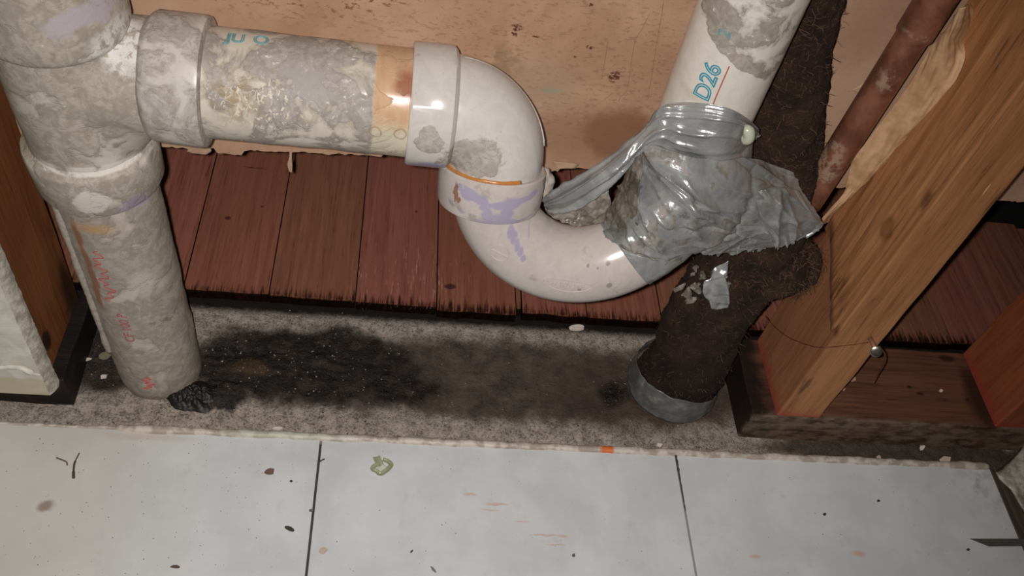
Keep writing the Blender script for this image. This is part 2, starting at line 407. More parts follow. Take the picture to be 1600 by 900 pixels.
CK = flat('crack_brown', sr(142,108,84), .9)
for pts in ([(1037,2),(1031,40),(1024,80),(1018,120),(1012,155)], [(1015,22),(1003,45),(992,66),(986,100),(980,140),(971,150),(966,158)], [(950,62),(946,90),(940,122)], [(957,146),(938,160),(925,168)], [(848,175),(832,186),(818,183)]):
    MB().tube(rail([at(x,y,Y=3.45) + Vector((.06*mn.noise(Vector((x,y,0))),0,0)) for x, y in pts], 24), .009, 5).build('crack', CK, wall)

# ------------------------------------------------------------------ framing lumber
def bump_box(lo, hi, n, amp=.03, seed=0, step=.5):
    """a sawn timber: subdivided box, slightly uneven"""
    mb = MB()
    bm = bmesh.new(); bmesh.ops.create_cube(bm, size=1)
    sz = [hi[i]-lo[i] for i in range(3)]
    for v in bm.verts: v.co = Vector([lo[i] + (v.co[i]+.5)*sz[i] for i in range(3)])
    for ax in range(3):
        k = max(1, int(sz[ax]/step))
        for j in range(1, k):
            p = Vector(lo); p[ax] += sz[ax]*j/k; nn = Vector((0,0,0)); nn[ax] = 1
            bmesh.ops.bisect_plane(bm, geom=bm.verts[:]+bm.edges[:]+bm.faces[:], plane_co=p, plane_no=nn)
    for v in bm.verts: v.co += Vector([amp*mn.noise(v.co*.6 + Vector((seed, q*9, 0))) for q in range(3)])
    bm.verts.index_update()
    mb.add([v.co.copy() for v in bm.verts], [[v.index for v in f.verts] for f in bm.faces]); bm.free(); return mb
def stud_extra(m, c):
    red = m.thr(m.ma('ADD', m.sep(2), m.ma('MULTIPLY', m.noise(1.5, 4, .6), .9)), 2.65, 1.95)
    c = m.mix(m.ma('MULTIPLY', red, .75), c, sr(150,56,46))
    scars = m.maxm(*[m.blob(at(x,y,Y=0), (.12,.4,.5), .6, 3, .12) for x,y in [(1452,318),(1380,390),(1255,607),(1262,600)]])
    c = m.mix(m.ma('MULTIPLY', scars, .6), c, sr(62,32,18))
    pale = m.maxm(*[m.blob(at(x,y,Y=0), (.03,.3,.26), .5, 4, .04) for x,y in [(1541,296)]])
    return m.mix(pale, c, sr(200,160,116))
def knot(m, c):
    k = m.blob(at(1395,358,X=-.02), (1,.35,.55), .5, 2, .12); k2 = m.blob(at(1395,358,X=-.02), (1,.2,.3), .5, 2, .06)
    c = m.mix(m.ma('MULTIPLY', k, .55), c, sr(84,46,24)); c = m.mix(m.ma('MULTIPLY', k2, .7), c, sr(140,94,58))
    dk = m.blob(at(1310,455,X=-.02), (1,1.0,1.6), .8, 1, .6); c = m.mix(m.ma('MULTIPLY', m.ma('MULTIPLY', dk, m.thr(m.noise(2, 4, .6, 0, (1,3,.4)), .45, .6)), .6), c, sr(70,36,22))
    low = m.ma('MULTIPLY', m.thr(m.ma('SUBTRACT', m.sep(2), m.ma('MULTIPLY', m.sep(1), .62)), 6.6, 6.0), m.thr(m.sep(0), .08, .0))
    c = m.mix(m.ma('MULTIPLY', low, .6), c, m.mix(m.noise(.9, 5, .6, 0, (1,1,.3)), sr(104,62,42), sr(138,92,64)))
    crk = m.ma('MULTIPLY', m.ma('MULTIPLY', m.thr(m.ma('SUBTRACT', m.sep(2), m.ma('MULTIPLY', m.sep(1), .62)), 6.7, 6.35), m.thr(m.ma('SUBTRACT', m.sep(2), m.ma('MULTIPLY', m.sep(1), .62)), 6.0, 6.3)), m.thr(m.sep(0), .08, .0))
    c = m.mix(m.ma('MULTIPLY', crk, .6), c, sr(58,30,18))
    return stud_extra(m, c)
SW = wood('stud_wood', (2.4,2.4,.14), sr(128,82,48), sr(160,108,68), sr(182,130,88), knot, 1.0)
SW2 = wood('stud_red_wood', (2.4,2.4,.14), sr(98,48,26), sr(134,72,40), sr(150,86,52), stud_extra, .8)
t = thing('wall_stud', 'orange-brown rough-sawn wooden stud right of the copper pipe, with a nail in its front edge', 'stud', (.8,1.6,1.5))
bump_box((0,0,1.5), (1.62,3.25,25), 1, .03, 1).build('stud_body', SW, t, smooth=False, bevel=.05)
# splintered outer layer on its left side, ending in a slanting break
mb = MB(); rows = []
for i in range(60):
    z = 5.2 + 19*i/59; r = []
    for j in range(14):
        y = .08 + 3.0*j/13
        zz = max(z, 6.3 - .0*y + .62*y + .25*mn.noise(Vector((y*3,1,0)))) if i < 8 else z
        r.append(Vector((-.15 - .05*fbm(Vector((y*3.2, zz*.3, 2))), y, zz)))
    rows.append(r)
mb.grid(rows); mb.build('splintered_face', SW, t, smooth=False, solid=.1)

t2 = tag(bump_box((8.42,0,1.5), (10.0,3.25,25), 1, .03, 5).build('wall_stud', SW2, smooth=False, bevel=.05), 'dark reddish wooden stud cut off by the right edge of the photo', 'stud')
def left_extra(m, c):
    c = m.mix(m.ma('MULTIPLY', m.blob((-24,2.9,2.3), (1,.9,2.0), .7, 1, .5), .85), c, sr(26,15,9))
    c = m.mix(m.ma('MULTIPLY', m.blob((-24,.7,2.6), (1,.35,.5), .5, 2, .2), .9), c, sr(20,11,7))
    return m.mix(m.ma('MULTIPLY', m.blob((-24,1.6,4.6), (1,1.6,2.2), .9, .7, .5), .4), c, sr(146,98,56))
LW = wood('left_stud_wood', (2.4,2.4,.16), sr(84,44,22), sr(116,68,34), sr(140,86,46), left_extra, .9)
tag(bump_box((-25.6,0,1.5), (-23.95,3.3,25), 1, .03, 9).build('wall_stud', LW, smooth=False, bevel=.05), 'brown wooden stud at the left edge of the photo, behind the white pipe', 'stud')

def plate_extra(m, c):
    end = m.thr(m.ma('ADD', m.sep(0), m.ma('MULTIPLY', m.noise(1.3, 4, .6), 1.0)), .95, -.05); c = m.mix(m.ma('MULTIPLY', end, .95), c, sr(15,10,8))
    fr = m.thr(m.ma('ADD', m.sep(1), m.ma('MULTIPLY', m.noise(1.0, 5, .6), .4)), .42, .12); g = m.noise(2.5, 6, .65, 0, (.5,1,1))
    c = m.mix(m.ma('MULTIPLY', fr, .85), c, m.mix(m.thr(g, .35, .62), sr(40,32,26), sr(116,100,84)))
    kn = m.maxm(*[m.blob(at(x,y,Z=1.5), (a,b,1), .6, 3, .1) for x,y,a,b in [(1421,605,.14,.1),(1437,616,.22,.1),(1512,624,.16,.1),(1480,560,.5,.2)]])
    c = m.mix(m.ma('MULTIPLY', kn, .8), c, sr(34,18,12))
    return m.mix(m.ma('MULTIPLY', m.blob((8.3,1.2,1.5), (.7,2.2,1), .7, 1, .3), .8), c, sr(24,14,10))
PLW = wood('plate_wood', (.16,2.8,2.8), sr(66,38,26), sr(98,62,44), sr(122,80,58), plate_extra, .9)
tag(bump_box((-.85,-.02,-.06), (27,3.28,1.5), 1, .05, 3).build('sole_plate', PLW, smooth=False, bevel=.04), 'brown wooden sole plate lying under the right studs, its cut end black with rot', 'sole plate')
def rotp(m, c): return m.mix(m.ma('MULTIPLY', m.thr(m.noise(.8, 5, .6), .25, .5), .95), c, sr(17,12,9))
tag(bump_box((-30,-.0,-.06), (-23.55,3.28,1.45), 1, .08, 13).build('sole_plate', wood('rotten_plate', (.16,2.8,2.8), sr(30,20,14), sr(38,26,18), sr(58,40,28), rotp), smooth=False, bevel=.05), 'black rotten sole plate end in the left corner behind the white pipe', 'sole plate')

# painted drywall remnant on the left stud
t = thing('drywall_remnant', 'white painted drywall corner with a broken edge at lower left', 'drywall', (-25,-.3,1.3))
mm = MT('white_paint', .5); n = mm.noise(1.2, 6, .6, .5); c = mm.mix(mm.thr(n, .35, .65), sr(196,192,178), sr(218,215,204))
low = mm.thr(mm.ma('ADD', mm.sep(2), mm.ma('MULTIPLY', n, .2)), 2.42, 2.3); c = mm.mix(mm.ma('MULTIPLY', low, .8), c, sr(186,174,144))
mm.color(c).bump(n, .5, .05); WP = mm.m
mm = MT('gypsum', .95, 0, .1); n = mm.noise(3, 6, .7); c = mm.mix(mm.thr(n, .35, .65), sr(150,142,128), sr(196,190,178)); mm.color(c).bump(n, .8, .08); GY = mm.m
mb = MB(); rows = []
zs = [1.38 + 24*(k/160)**1.6 for k in range(161)]
def ex(z, q): return -23.68 + .035*fbm(Vector((z*1.5, q*.2, 0))) + .02*mn.noise(Vector((z*9, q, 0))) + (.0 if z > 1.6 else .06*(1.6-z))
rows = [[Vector((-30,-.52,z)), Vector((-24.6,-.52,z)), Vector((ex(z,0)-.14, -.52+.02*mn.noise(Vector((z*3,0,0))), z))] for z in zs]
mb.grid(rows); mb.add([(-30,-.52,1.38),(ex(1.38,0)-.14,-.52,1.38),(ex(1.38,5),-.03,1.38),(-30,-.03,1.38)], [(0,1,2,3)])
mb.build('painted_face', WP, t, smooth=False)
MB().grid([[Vector((ex(z,0)-.14, -.52+.02*mn.noise(Vector((z*3,0,0))), z)), Vector((ex(z,2)-.05,-.36,z)), Vector((ex(z,4)+.02,-.2,z)), Vector((ex(z,5),-.02,z))] for z in zs]).build('broken_edge', GY, t)
mb = MB(); mb.tube(rail([at(0,574,Y=-.58), at(30,574,Y=-.62), at(50,583,Y=-.66), at(62,586,Y=-.6)], 24), [.07]*8+[.09]*8+[.05]*8, 8, disp=lambda p: .03*mn.noise(p*5)); mb.build('paint_curl', WP, t)
for k, (x, y, r) in enumerate(((8,617,.09),(40,619,.08),(33,613,.06))):
    pass

# ------------------------------------------------------------------ the glued white drain: stack, tee, arm, elbow, trap
LB = Vector((-21.18,1.72,-.15)); LT = Vector((-21.30,.72,19.5)); LD = (LT-LB).normalized()
def on_stack(z): return LB + (LT-LB)*((z-LB.z)/(LT.z-LB.z))
drain = thing('drain_pipe', 'grimy white plastic drain with a tee, elbow and U-shaped trap', 'pipe', (-21.2,1.7,-.1))
lump = lambda p: .025*fbm(p*1.3) + .012*mn.noise(p*5)
def tee_extra(m, c):
    c = m.mix(m.blob(at(130,33,Y=-.3), (1.0,1.5,.35), .4, 1.6, .5), c, sr(170,160,164))
    white = m.maxm(m.blob(at(190,75,Y=.2), (.75,1.5,.75), .5, 1.6, .5)); c = m.mix(m.ma('MULTIPLY', m.ma('MULTIPLY', white, m.thr(m.noise(4, 5, .7), .40, .5)), .85), c, sr(214,212,206))
    ring = m.ma('MULTIPLY', m.blob(at(140,275,Y=-.3), (1.5,3,.16), .3, 1.5, .06), m.thr(m.noise(1.1, 4, .6), .42, .5))
    c = m.mix(ring, c, sr(202,196,186)); c = m.mix(m.blob(at(145,315,Y=-.3), (.45,1,.45), .2, 2, .3), c, sr(200,194,184))
    c = m.mix(m.ma('MULTIPLY', m.blob(at(210,318,Y=.2), (.5,.8,.4), .6, 2, .25), .7), c, sr(158,146,166))
    return m.mix(m.ma('MULTIPLY', m.blob(at(20,160,Y=.6), (.5,2,4), .9, 1, .3), .35), c, sr(150,140,105))
TEE = pvc('tee_plastic', sr(196,188,176), .07, 1.0, tee_extra, (sr(152,143,130), sr(172,163,150)), .35)
# tee body: voxel remesh melts the sweep of the branch into the barrel
mb = MB()
mb.tube2([(on_stack(z), r) for z, r in ((10.75,1.38),(11.2,1.36),(12.0,1.40),(14.3,1.40))], LD, 64)
BZ = 12.84
sweep = rail([on_stack(10.9)+Vector((0.1,0,0)), on_stack(11.6)+Vector((.55,0,.1)), Vector((-20.0,1.05,12.55)), Vector((-19.3,1.08,BZ)), Vector((-18.9,1.1,BZ))], 30)
mb.tube(sweep, [1.2]*15+[1.25]*15, 48)
mb.tube([(-21.2,1.05,BZ),(-18.9,1.1,BZ)], 1.33, 48)
tee = mb.build('tee_body', TEE, drain)
r = tee.modifiers.new('rm', 'REMESH'); r.mode = 'VOXEL'; r.voxel_size = .07*S; r.use_smooth_shade = True
r = tee.modifiers.new('sm', 'SMOOTH'); r.iterations = 14; r.factor = .6
MB().tube2([(on_stack(z), q) for z, q in ((9.45,1.36),(9.47,1.50),(9.52,1.53),(10.2,1.56),(10.62,1.57),(10.72,1.54),(10.80,1.42),(10.9,1.36))], LD, 72, lump).build('lower_hub', TEE, tee, sharp=40)
MB().tube2([(on_stack(z), q) for z, q in ((14.0,1.38),(14.1,1.50),(14.2,1.55),(14.3,1.57),(14.9,1.57),(15.2,1.56),(16.4,1.56),(16.45,1.36))], LD, 72, lump).build('upper_hub', TEE, tee, sharp=40)
hd = Vector((1,.005,-.012)).normalized(); ho = Vector((-19.5,1.08,BZ+.01))
hubm = pvc('branch_hub_plastic', sr(198,190,182), .03, 1.0, None, (sr(164,155,148), sr(184,176,170)), .32)
MB().lathe(ho, hd, [(0,1.30),(.1,1.42),(.2,1.48),(1.22,1.50),(1.30,1.48),(1.34,1.30)], 72, lump).build('branch_hub', hubm, tee, sharp=40)
def stackp(m, c):
    run = m.maxm(*[m.blob(at(x,y,Y=.5), (.15,1,1.0), .5, 1.5, .1) for x,y in [(128,350),(140,385),(150,420),(157,450)]])
    c = m.mix(m.ma('MULTIPLY', run, .8), c, sr(138,80,40)); c = m.mix(m.ma('MULTIPLY', m.blob(at(150,343,Y=.3), (.75,1,.32), .8, 1.5, .2), .75), c, sr(184,138,82))
    c = m.mix(m.ma('MULTIPLY', m.blob(at(215,322,Y=.3), (.5,1,.3), .6, 2, .2), .6), c, sr(156,144,168))
    c = m.mix(m.ma('MULTIPLY', m.ma('MULTIPLY', m.blob(at(265,500,Y=.6), (1.0,1.5,.22), .6, 1.5, .35), m.thr(m.noise(6, 4, .6), .46, .56)), .6), c, sr(96,88,78))
    c = m.mix(m.ma('MULTIPLY', m.blob(at(225,440,Y=.4), (.5,1,.7), .6, 1.5, .3), .6), c, sr(190,182,170))
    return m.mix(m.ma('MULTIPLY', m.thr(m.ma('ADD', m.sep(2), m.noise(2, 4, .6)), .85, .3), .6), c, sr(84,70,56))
STK = pvc('stack_plastic', sr(186,176,162), .09, .8, stackp, (sr(146,137,126), sr(164,155,144)), .35)
stack = MB().tube(densify([on_stack(-.3), on_stack(9.6)], .2), 1.315, 64, disp=lump).build('stack_pipe', STK, drain)
MB().tube(densify([on_stack(16.0), on_stack(19.5)], .3), 1.3, 48).build('upper_stack_pipe', STK, drain)
# seam ridge of plaster down the left side of the stack
MB().tube(densify([on_stack(9.3)+Vector((-.92,-.92,0)), on_stack(4.2)+Vector((-1.0,-.85,0)), on_stack(2.0)+Vector((-1.08,-.78,0))], .12), .12, 8, disp=lambda p: .03*mn.noise(p*1.5)+.015*mn.noise(p*6)).build('plaster_ridge', STK, stack)
ae = ho + hd*5.90
def armx(m, c):
    wob = m.ma('MULTIPLY', m.noise(2.5, 4, .6), .14); bx = m.ma('ADD', m.sep(0), wob)
    band = m.thr(bx, ae.x-.80, ae.x-.72); up = m.thr(m.sep(2), BZ-.05, BZ+.45)
    c = m.mix(m.ma('MULTIPLY', band, .8), c, sr(204,194,170)); c = m.mix(m.ma('MULTIPLY', m.ma('MULTIPLY', band, up), .8), c, m.mix(m.noise(2.2, 4, .6, 0, (3,1,.5)), sr(170,116,72), sr(206,170,130)))
    c = m.mix(m.ma('MULTIPLY', m.blob((ae.x-.12,.4,BZ+1.0), (.40,.8,.5), .8, 2, .15), .85), c, sr(142,80,56))
    c = m.mix(m.ma('MULTIPLY', m.maxm(*[m.ma('SUBTRACT', m.blob(q, (.16,.5,.16), .1, 3, .06), m.blob(q, (.12,.5,.12), .1, 3, .06)) for q in (on_surf(587,207,ho,hd,1.28), on_surf(626,210,ho,hd,1.28))]), .6), c, sr(150,122,92))
    c = m.mix(m.ma('MULTIPLY', m.blob(at(480,120,Y=-.1), (.95,1,.8), .3, 1.5, .5), .85), c, sr(156,148,146))
    br = m.ma('MULTIPLY', m.blob(at(370,160,Y=-.1), (.7,1,.9), .7, 1.6, .5), m.thr(m.noise(3.5, 5, .7, .6), .42, .55)); c = m.mix(m.ma('MULTIPLY', br, .7), c, sr(150,128,96))
    fl = m.ma('MULTIPLY', m.blob(at(410,170,Y=-.1), (1.5,1,.9), .6, 1.6, .6), m.thr(m.noise(5.5, 5, .7, 1.0, (1.6,1,1)), .56, .60)); return m.mix(fl, c, sr(212,202,182))
def armr(m): return m.ma('SUBTRACT', m.ma('MULTIPLY', m.blob(at(430,175,Y=-.1), (2.3,2,1.2), .6, 1, .5), .05), m.ma('MULTIPLY', m.blob(at(590,110,Y=-.1), (1.0,2,1.3), .6, 1, .3), .12))
ARM = pvc('arm_plastic', sr(200,191,176), .0, .9, armx, (sr(148,140,134), sr(168,160,152)), .25, armr, .84)
arm = MB().tube(densify([ho+hd*1.1, ho+hd*6.0], .15), 1.275, 72, disp=lambda p: lump(p)*.7).build('arm_pipe', ARM, drain)
def elbx(m, c):
    c = m.mix(m.ma('MULTIPLY', m.blob(at(672,240,Y=.3), (.7,1.2,.28), .5, 2, .15), .8), c, sr(150,142,172))
    c = m.mix(m.ma('MULTIPLY', m.blob(at(670,120,Y=0), (.7,1,.5), .7, 1.5, .3), .4), c, sr(176,170,176))
    return m.mix(m.ma('MULTIPLY', m.ma('MULTIPLY', m.blob((-12.72,1.1,12.3), (.10,1.6,1.6), .6, 3, .06), m.thr(m.noise(3,4,.6),.35,.6)), .8), c, sr(140,132,122))
def elbr(m): return m.ma('SUBTRACT', m.ma('MULTIPLY', m.maxm(m.blob(at(735,245,Y=-.1), (.95,1.5,.65), .5, 1.5, .4), m.blob(at(672,215,Y=-.2), (.35,1,.45), .4, 2, .25), m.blob(at(655,135,Y=-.2), (.4,1,.5), .5, 2, .3)), .34), .19)
ELB = pvc('elbow_plastic', sr(200,194,188), .0, 1.2, elbx, (sr(158,150,142), sr(178,170,162)), .2, elbr)
elbow_hub = MB().lathe(ae, hd, [(-.03,1.26),(-.02,1.42),(.03,1.46),(.8,1.47),(.95,1.45),(1.02,1.37),(1.06,1.28)], 80, lambda p: .01*mn.noise(p*3)).build('elbow_hub', ELB, drain, sharp=40)
TILT = math.radians(21)                       # the trap hangs tipped towards the room
def tip(p, k=1):
    c_, s_ = math.cos(TILT), math.sin(TILT)*k; dy = p.y-1.12; dz = p.z-12.80
    return Vector((p.x, 1.12+dy*c_+dz*s_, 12.80+dz*c_-dy*s_))
def tipd(d): return tip(d+Vector((0,1.12,12.80)))-Vector((0,1.12,12.80))
ex0 = ae.x + .92; ez0 = ae.z - .0; BR = 1.26; EX = ex0 + BR
path = [Vector((ex0-.1,1.12,ez0))]; rad = [1.24]
for k in range(31):
    a = math.radians(90*k/30); path.append(Vector((ex0+BR*math.sin(a), 1.12, ez0-BR+BR*math.cos(a)))); rad.append(1.26 + .03*math.sin(a*2) - .05*k/30)
path += [Vector((EX,1.12,ez0-BR-.1*k)) for k in (1,2)]; rad += [1.2,1.18]
elbow = MB().tube([tip(p) for p in path], rad, 72).build('elbow', ELB, drain); elbow_hub.parent = elbow; elbow_hub.matrix_parent_inverse = Matrix.Identity(4)
# mould seam bead along the outside of the bend
MB().tube([tip(Vector((ex0+ (BR+1.245)*math.sin(math.radians(a)), 1.12-.02, ez0-BR+(BR+1.245)*math.cos(math.radians(a))))) for a in range(6,80,3)], .03, 8).build('mould_seam', ELB, elbow)
TX = EX; BRT = 2.40; CZ = 11.20; TR = 1.04; RXp = -6.38
HO = tip(Vector((TX,1.12,10.9))); HD = tipd(Vector((0,0,-1)))
def hs(x, y): return on_surf(x, y, HO, HD, 1.33)
def trapx(m, c):
    B = lambda x, y, a, b: m.blob(hs(x,y), (a,.5,b), .35, 3, .10)
    T = lambda x, y, a, b: m.blob(at(x,y,Y=-.75), (a,.9,b), .35, 3, .08)
    pur = m.maxm(B(718,292,.10,.10), B(728,304,.17,.12), B(742,308,.2,.12), B(757,318,.15,.22), B(762,338,.15,.3), B(782,322,.4,.10), B(792,335,.2,.25), B(800,318,.35,.2),
                 B(765,352,.55,.13), B(790,350,.4,.15), B(775,345,.2,.2), B(735,300,.2,.12), B(750,313,.2,.14), B(815,312,.3,.12), B(832,303,.2,.10), B(720,330,.12,.06), B(705,315,.10,.05), B(815,345,.3,.06), T(797,360,.11,.22), T(802,367,.10,.2), T(807,375,.09,.2), T(812,382,.09,.16), T(816,389,.09,.12), m.ma('MULTIPLY', T(828,362,.03,.35), .6))
    c = m.mix(m.ma('MULTIPLY', pur, .72), c, m.mix(m.noise(3, 4, .6), sr(140,134,160), sr(156,148,178)))
    rim = m.ma('MULTIPLY', m.thr(m.noise(3, 5, .7), .46, .56), m.maxm(B(745,345,.4,.12), B(840,325,.15,.3), B(810,350,.35,.1), B(712,320,.2,.1))); c = m.mix(m.ma('MULTIPLY', rim, .7), c, sr(150,142,134))
    d = m.maxm(B(712,300,.05,.3), B(716,312,.06,.1)); c = m.mix(m.ma('MULTIPLY', d, .8), c, sr(130,80,40))
    low = m.ma('MULTIPLY', m.blob((TX+2.0,-.6,7.2), (3.2,1.6,.9), .8, 1, .5), m.thr(m.noise(5, 5, .7), .42, .56)); c = m.mix(m.ma('MULTIPLY', low, .55), c, sr(140,130,122))
    sp = m.maxm(*[m.blob(at(x,y,Y=-1.3), (a,.8,a), .4, 5, .05) for x,y,a in [(957,407,.07),(938,416,.06),(952,426,.08),(920,428,.05),(952,447,.1),(905,451,.05),(935,430,.04),(885,385,.03)]])
    return m.mix(m.ma('MULTIPLY', sp, .75), c, sr(130,120,112))
TRP = pvc('trap_plastic', sr(190,180,174), -.17, 1.1, trapx, (sr(160,150,144), sr(176,166,160)), .2)
tb = thing  # readability
path = [Vector((TX,1.12,11.3))]; N = 72
for k in range(N+1):
    a = math.radians(180*k/N); path.append(Vector((TX+BRT-BRT*math.cos(a), 1.12, CZ-BRT*math.sin(a))))
path += [Vector((TX+2*BRT,1.12,CZ+.1))]
trap = MB().tube([tip(p) for p in path], TR, 72).build('trap_bend', TRP, drain)
hubp = [(0.03,1.14),(-.0,1.29),(.04,1.335),(.3,1.345),(.88,1.33),(1.03,1.28),(1.10,1.16),(1.14,1.04)]
MB().lathe(tip(Vector((TX,1.12,11.42))), HD, hubp, 80, lambda p: .012*mn.noise(p*2)).build('trap_hub', TRP, trap, sharp=35)
# amber glue fillet in the joint
MB().tube([tip(Vector((TX+1.2*math.cos(math.radians(a)), 1.12+1.2*math.sin(math.radians(a)), 11.43))) for a in range(195,300,4)], .055, 8, disp=lambda p: .03*mn.noise(p*6)).build('glue_fillet', flat('amber_glue', sr(176,116,56), .3), trap)
# crust on the outside of the trap hub, right
MB().tube(rail([at(850,262,Y=.95), at(856,278,Y=.95), at(848,300,Y=.95), at(842,318,Y=.95)], 26), [.05+.12*math.sin(i/25*3.1) for i in range(26)], 10, disp=lambda p: .1*mn.noise(p*5)).build('plaster_crust', flat('crust', sr(168,158,150), .9), trap)

# lettering and marks (raised or printed), laid on the tubes
def text_shape(txt, size, outline=0., fill=True):
    cu = bpy.data.curves.new('t', 'FONT'); cu.body = txt; cu.size = size; cu.align_x = 'CENTER'; cu.align_y = 'CENTER'
    if not fill: cu.fill_mode = 'NONE'
    if outline: cu.bevel_depth = outline; cu.bevel_resolution = 1
    o = bpy.data.objects.new('t', cu); col.objects.link(o)
    dg = bpy.context.evaluated_depsgraph_get(); ev = o.evaluated_get(dg); me = ev.to_mesh()
    vs = [v.co.copy() for v in me.vertices]; fs = [tuple(p.vertices) for p in me.polygons]
    ev.to_mesh_clear(); bpy.data.objects.remove(o); bpy.data.curves.remove(cu)
    bm = bmesh.new()
    bv = [bm.verts.new(v) for v in vs]
    for f in fs:
        try: bm.faces.new([bv[i] for i in f])
        except ValueError: pass
    bmesh.ops.triangulate(bm, faces=bm.faces[:])
    bmesh.ops.subdivide_edges(bm, edges=[e for e in bm.edges if e.calc_length() > size*.25], cuts=1)
    bm.verts.index_update(); r = ([v.co.copy() for v in bm.verts], [[v.index for v in f.verts] for f in bm.faces]); bm.free(); return r
def on_tube(shape, origin, axis, center, radius, mat, name, parent, rot=0, lift=.012):
    """wrap a flat shape onto a cylinder through origin along axis; center = point near the surface, rot = turn of the writing"""
    origin = Vector(origin); axis = Vector(axis).normalized(); c = Vector(center)
    t0 = (c-origin).dot(axis); rd = (c - origin - axis*t0).normalized(); sd = axis.cross(rd)
    out = []
    for v in shape[0]:
        x = v.x*math.cos(rot)-v.y*math.sin(rot); y = v.x*math.sin(rot)+v.y*math.cos(rot)
        th = -y/radius; out.append(origin + axis*(t0+x) + (rd*math.cos(th)+sd*math.sin(th))*(radius+lift+v.z))
    return MB().add(out, shape[1]).build(name, mat, parent, smooth=False)
CYAN = flat('cyan_ink', sr(44,138,162), .5, var=.1); CYAN2 = flat('faded_cyan_ink', sr(110,148,150), .6, var=.2); RED = flat('red_ink', sr(172,72,72), .6, var=.2)
for txt, x, y in (('JU',368,57),('O',408,60)):
    on_tube(text_shape(txt, .42, .02, False), ho, hd, on_surf(x,y+3,ho,hd,1.28), 1.28, CYAN2, 'printed_letters', arm, 0, .0)
on_tube(text_shape('CF\u00b7100 P', .40), LB, LD, on_surf(198,512,LB,LD,1.315), 1.33, RED, 'printed_letters', stack)
def scribble(n, w, h):
    mb = MB(); pts = [Vector((w*(i/(n-1)-.5), h*(.5*math.sin(i*1.9)+.3*math.sin(i*.7+1)), 0)) for i in range(n)]
    pts = rail(pts, n*4); mb.tube(pts, .014, 5, False); return (mb.v, mb.f)
on_tube(scribble(26,2.3,.26), LB, LD, on_surf(163,432,LB,LD,1.315), 1.33, RED, 'printed_letters', stack)
on_tube(scribble(16,.75,.26), LB, LD, on_surf(232,598,LB,LD,1.315), 1.33, RED, 'printed_letters', stack)
# raised oval maker's stamp and round gate mark on the trap
def on_trap(shape, px, py, name, mat, rot=0., lift=.0):
    best = None
    for k in range(0, N+1):                       # nearest spot on the torus
        a = math.radians(180*k/N); cp = Vector((TX+BRT-BRT*math.cos(a), 1.12, CZ-BRT*math.sin(a))); ax = Vector((math.sin(a),0,-math.cos(a)))
        s_ = on_surf(px, py, cp, ax, TR, tip(CAM,-1), tip(at(px,py,Y=-1),-1)); e = abs((s_-cp).dot(ax))
        if best is None or e < best[0]: best = (e, a, s_)
    _, a0, p0 = best; cp = Vector((TX+BRT-BRT*math.cos(a0), 1.12, CZ-BRT*math.sin(a0))); rd = (p0-cp)
    ctr = Vector((TX+BRT,1.12,CZ)); inw = (ctr-cp).normalized(); ph0 = math.atan2(rd.dot(Vector((0,-1,0))), rd.dot(inw))
    out = []
    for v in shape[0]:
        x = v.x*math.cos(rot)-v.y*math.sin(rot); y = v.x*math.sin(rot)+v.y*math.cos(rot)
        ph = ph0 - y/TR; rr = BRT - TR*math.cos(ph); a = a0 + x/rr
        c2 = Vector((TX+BRT-BRT*math.cos(a), 1.12, CZ-BRT*math.sin(a))); i2 = (ctr-c2).normalized()
        out.append(tip(c2 + (i2*math.cos(ph) + Vector((0,-1,0))*math.sin(ph))*(TR+lift+v.z)))
    return MB().add(out, shape[1]).build(name, mat, trap, smooth=False)
def ellipse(a, b, r=.02, n=48):
    mb = MB(); mb.tube([(a*math.cos(2*math.pi*i/n), b*math.sin(2*math.pi*i/n), 0) for i in range(n+1)], r, 6, False); return (mb.v, mb.f)
on_trap(text_shape('CHARLOTTE', .19, .011, False), 884, 446, 'raised_lettering', TRP)
on_trap(ellipse(.66,.18), 884, 447, 'raised_oval', TRP)
on_trap(ellipse(.24,.24), 780, 395, 'round_mark', TRP)
mb = MB(); mb.tube([(-.2,-.12,0),(.2,.12,0)], .03, 6); on_trap((mb.v, mb.f), 780, 395, 'round_mark', TRP)

# ------------------------------------------------------------------ the riser
RO = Vector((RXp,1.2,11.0)); RD2 = Vector((0,0,1))
riser = thing('riser_pipe', 'upright white plastic pipe with blue D26 print, taped at its lower end', 'pipe', (RXp,1.2,11.4))
def risx(m, c):
    c = m.mix(m.ma('MULTIPLY', m.blob(at(1070,160,Y=.1), (.55,.8,.22), .6, 3, .15), .4), c, sr(176,150,112)); return c
def risr(m):
    z = m.ma('ADD', m.sep(2), m.ma('MULTIPLY', m.ma('ADD', m.sep(0), 6.4), .65))
    up = m.thr(m.ma('ADD', z, m.ma('MULTIPLY', m.noise(.9, 3, .5), 1.2)), 15.85, 16.1); return m.ma('MULTIPLY', m.ma('SUBTRACT', up, 1.09), .30)
RIS = pvc('riser_plastic', sr(216,209,198), .04, 1.15, risx, (sr(146,138,128), sr(166,157,146)), .25, risr, .84)
MB().tube(densify([RO + Vector((0,0,-.2)), RO + Vector((0,0,9))], .15), 1.14, 72, disp=lambda p: .008*mn.noise(p*3)).build('pipe_wall', RIS, riser)
on_tube(text_shape('D26', .56, .017, False), RO, RD2, on_surf(1106,128,RO,RD2,1.14), 1.15, CYAN, 'printed_letters', riser, 0, .0)
on_tube(scribble(3,1.3,.01), RO, RD2, on_surf(1124,140,RO,RD2,1.14), 1.15, RED, 'printed_line', riser)
on_tube(text_shape('2', .4, .014, False), RO, RD2, on_surf(1133,52,RO,RD2,1.14), 1.155, CYAN2, 'printed_letters', riser)

